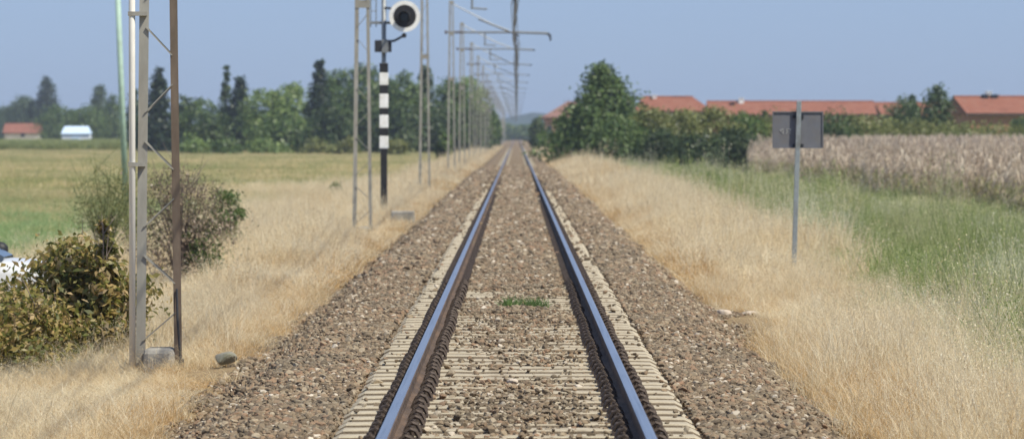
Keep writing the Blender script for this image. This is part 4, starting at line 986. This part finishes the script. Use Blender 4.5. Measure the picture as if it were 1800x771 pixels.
mb.build('roof', M['car_white'], car)
for s_ in (-1, 1):
    mb = MB(); c = Vector((.72, s_ * 1.0, 1.06)); bmv = bmesh.new(); bmesh.ops.create_icosphere(bmv, subdivisions=2, radius=1)
    mb.add([(c.x + v.co.x * .12, c.y + v.co.y * .09, c.z + v.co.z * .105) for v in bmv.verts], [tuple(v.index for v in f.verts) for f in bmv.faces]); bmv.free()
    mb.bar((.76, s_ * .86, .97), (.74, s_ * .98, 1.0), .05, .06); mb.build('wing_mirror', M['black'], car, smooth=True)
for xx in (-1.35, 1.3):
    for s_ in (-1, 1):
        mb = MB(); mb.tube([(xx, s_ * .70, .31), (xx, s_ * .885, .31)], .31, 24); wh = mb.build('wheel', M['rubber'], car)
        mb = MB(); mb.tube([(xx, s_ * .80, .31), (xx, s_ * .895, .31)], .20, 16); mb.build('hub_cap', M['grey_metal'], wh)
for s_ in (-1, 1):
    mb = MB(); mb.box(1.80, 1.98, s_ * .62 - .14, s_ * .62 + .14, .62, .76); mb.build('headlight', M['glass'], car)

# ------------------------------------------------------------------ houses
def house(name, label, x0, x1, y0, depth, ridge, eave, wall, hip_l=0.0, hip_r=0.0, over=.45, wins=(), chim=(), group='houses with red tile roofs', tile='tile'):
    """ridge along x; roof slopes to front and back; hip_* pulls the ridge end in"""
    yb = y0 + depth; ym = (y0 + yb) / 2; xm = (x0 + x1) / 2
    t = thing(name, label, 'house', (xm, ym, -1.1), 0, group)
    def L(x, y, z): return (x - xm, y - ym, z + 1.1)
    mb = MB(); mb.add([L(*p) for p in [(x0, y0, -1.1), (x1, y0, -1.1), (x1, yb, -1.1), (x0, yb, -1.1), (x0, y0, eave), (x1, y0, eave), (x1, yb, eave), (x0, yb, eave)]],
        [(0, 1, 5, 4), (1, 2, 6, 5), (2, 3, 7, 6), (3, 0, 4, 7)])
    if hip_l == 0: mb.add([L(x0, y0, eave), L(x0, yb, eave), L(x0, ym, ridge - .12)], [(0, 1, 2)])
    if hip_r == 0: mb.add([L(x1, y0, eave), L(x1, yb, eave), L(x1, ym, ridge - .12)], [(0, 1, 2)])
    mb.build('wall', M[wall], t)
    sl_ = (ridge - eave) / (depth / 2); ez = eave - sl_ * over
    a0, a1 = x0 - over, x1 + over; rl = a0 + (hip_l + over if hip_l else 0); rr = a1 - (hip_r + over if hip_r else 0)
    mb = MB(); th = .24
    q = [(a0, y0 - over, ez), (a1, y0 - over, ez), (a1, yb + over, ez), (a0, yb + over, ez), (rl, ym, ridge), (rr, ym, ridge)]
    top = [L(p[0], p[1], p[2] + th) for p in q]; bot = [L(*p) for p in q]
    mb.add(top, [(0, 1, 5, 4), (2, 3, 4, 5), (1, 2, 5), (3, 0, 4)], 0); 
    mb.add(top + bot, [(0, 1, 7, 6), (1, 2, 8, 7), (2, 3, 9, 8), (3, 0, 6, 9)] if hip_l and hip_r else [(0, 1, 7, 6), (2, 3, 9, 8), (1, 5, 11, 7), (5, 2, 8, 11), (3, 4, 10, 9), (4, 0, 6, 10)], 1)
    mb.add(bot, [(0, 1, 5, 4), (2, 3, 4, 5)] + ([(1, 2, 5)] if hip_r else []) + ([(3, 0, 4)] if hip_l else []), 1)
    if not hip_l or not hip_r:
        mb.f = [f for f in mb.f]; 
    rf = mb.build('roof', [M[tile], M['wood_dark']], t)
    # ridge tiles
    rb = MB(); rb.tube([L(rl, ym, ridge + th + .02), L(rr, ym, ridge + th + .02)], .11, 6); rb.build('ridge_cap', M[tile], rf)
    for (wx, wz, ww, wh) in wins:
        mb = MB(); mb.box(wx - ww / 2 - xm, wx + ww / 2 - xm, y0 - .06 - ym, y0 + .02 - ym, wz + 1.1, wz + wh + 1.1); fr = mb.build('window', M['wood_dark'], t)
        mb = MB(); mb.box(wx - ww / 2 + .09 - xm, wx + ww / 2 - .09 - xm, y0 - .075 - ym, y0 - .05 - ym, wz + 1.19, wz + wh + 1.01); mb.build('pane', M['glass'], fr)
    for (cx, dy_, ww, hh, mt) in chim:
        zc = ridge - abs(dy_) * sl_; mb = MB(); mb.box(cx - ww / 2 - xm, cx + ww / 2 - xm, dy_ - ww / 2, dy_ + ww / 2, zc - .3 + 1.1, zc + hh + 1.1)
        mb.box(cx - ww / 2 - .07 - xm, cx + ww / 2 + .07 - xm, dy_ - ww / 2 - .07, dy_ + ww / 2 + .07, zc + hh + 1.1, zc + hh + 1.18); mb.build('chimney', M[mt], rf)
    return t
d = 480
house('brick_house', 'house with a red tile roof rising behind the olive bushes', PX(1122, d), PX(1246, d), d, 9, PZ(174, d), PZ(197, d), 'plaster_cream', chim=((PX(1152, d), -.3, .5, .45, 'white'),), hip_r=1.5, hip_l=.6)
d = 505
house('long_house', 'long low house with an orange tile roof behind the grey sign', PX(1252, d), PX(1534, d), d, 9, PZ(182, d), PZ(203, d), 'plaster_red', chim=((PX(1306, d), -.5, .55, .7, 'white'), (PX(1290, d), -1.2, .5, .4, 'dark_metal'), (PX(1455, d), .4, .4, .3, 'plaster_red')))
d = 540
house('small_house', 'small house with a red roof between the long roof and the round bush', PX(1545, d), PX(1690, d), d, 9, PZ(184, d), PZ(206, d), 'plaster_red').rotation_euler.z = R(9)
d = 425
hb = house('brick_house', 'house with a big red tile roof and dark verge at the right edge', PX(1690, d), PX(1880, d), d, 9.5, PZ(174, d), PZ(201, d), 'plaster_red',
      wins=((PX(1776, d), .6, 1.0, 1.2),), chim=((PX(1738, d), -.4, .5, .5, 'dark_metal'), (PX(1755, d), -.3, .55, .45, 'dark_metal'), (PX(1747, d), .3, .5, .75, 'white')))
hb.rotation_euler.z = R(8)
d = 650
house('pink_house', 'pink house with a dull red hipped roof left of the big pointed tree', PX(957, d), PX(1050, d), d, 9, PZ(182, d), PZ(207, d), 'plaster_pink', hip_l=3.2, hip_r=3.2,
      wins=((PX(966, d), 1.6, .8, 1.3), (PX(984, d), 1.6, .9, 1.3)), group=None, tile='tile_dull')
d = 1080
house('village_house', 'far left white house with a red roof among the trees', PX(8, d), PX(66, d), d, 9, PZ(219, d), PZ(234, d), 'plaster_cream', wins=((PX(40, d), 1.0, .9, 1.2),))
d = 850
sh = thing('farm_shed', 'small pale blue and white shed beyond the green crop', 'shed', (PX(133, d), d, -1.1))
k_ = d / F
mb = MB(); mb.box(-2.6, 2.6, 0, 4, 0, 2.9); mb.build('wall', M['shed_white'], sh)
mb = MB(); mb.add([(-2.75, -.3, 2.9), (2.75, -.3, 2.9), (2.75, 4.3, 2.9), (-2.75, 4.3, 2.9), (-2.2, 1.4, 4.3), (2.2, 1.4, 4.3), (2.2, 2.6, 4.3), (-2.2, 2.6, 4.3)], [(0, 1, 5, 4), (1, 2, 6, 5), (2, 3, 7, 6), (3, 0, 4, 7), (4, 5, 6, 7), (3, 2, 1, 0)])
mb.build('roof', M['shed_blue'], sh)
mb = MB(); mb.box(-.8, .8, -.05, .01, 0, 2.4); mb.build('door', M['shed_blue'], sh)

STUFF = {'ballast_gravel': ('grey brown crushed stone ballast filling the track bed', 'gravel'), 'dry_grass': ('tall straw coloured dry grass on the lineside banks', 'grass'),
 'green_verge': ('green weeds and pale seed grass between the dry bank and the maize', 'weeds'), 'field_grass': ('golden and green grass of the flat field left of the track', 'grass'),
 'green_crop': ('strip of low green crop at the far left in front of the shed', 'crop'), 'maize_field': ('tall dried brown maize standing behind the grey sign', 'maize')}
for o in col.objects:
    b = o.name.split('.')[0]
    if o.parent is None and b in STUFF: tag(o, *STUFF[b])

# ------------------------------------------------------------------ air
hz, hn, ho = nodes_of('haze')
pv = hn.nodes.new('ShaderNodeVolumePrincipled'); pv.inputs['Color'].default_value = (0.78, 0.86, 1.0, 1); pv.inputs['Density'].default_value = 0.00017; pv.inputs['Anisotropy'].default_value = 0.25
hn.links.new(pv.outputs[0], ho.inputs['Volume'])
mb = MB(); mb.box(-960, 960, -120, 3060, -2.6, 24)
o = kind(mb.build('haze', hz), 'stuff'); tag(o, 'pale summer haze over the far fields', 'haze')
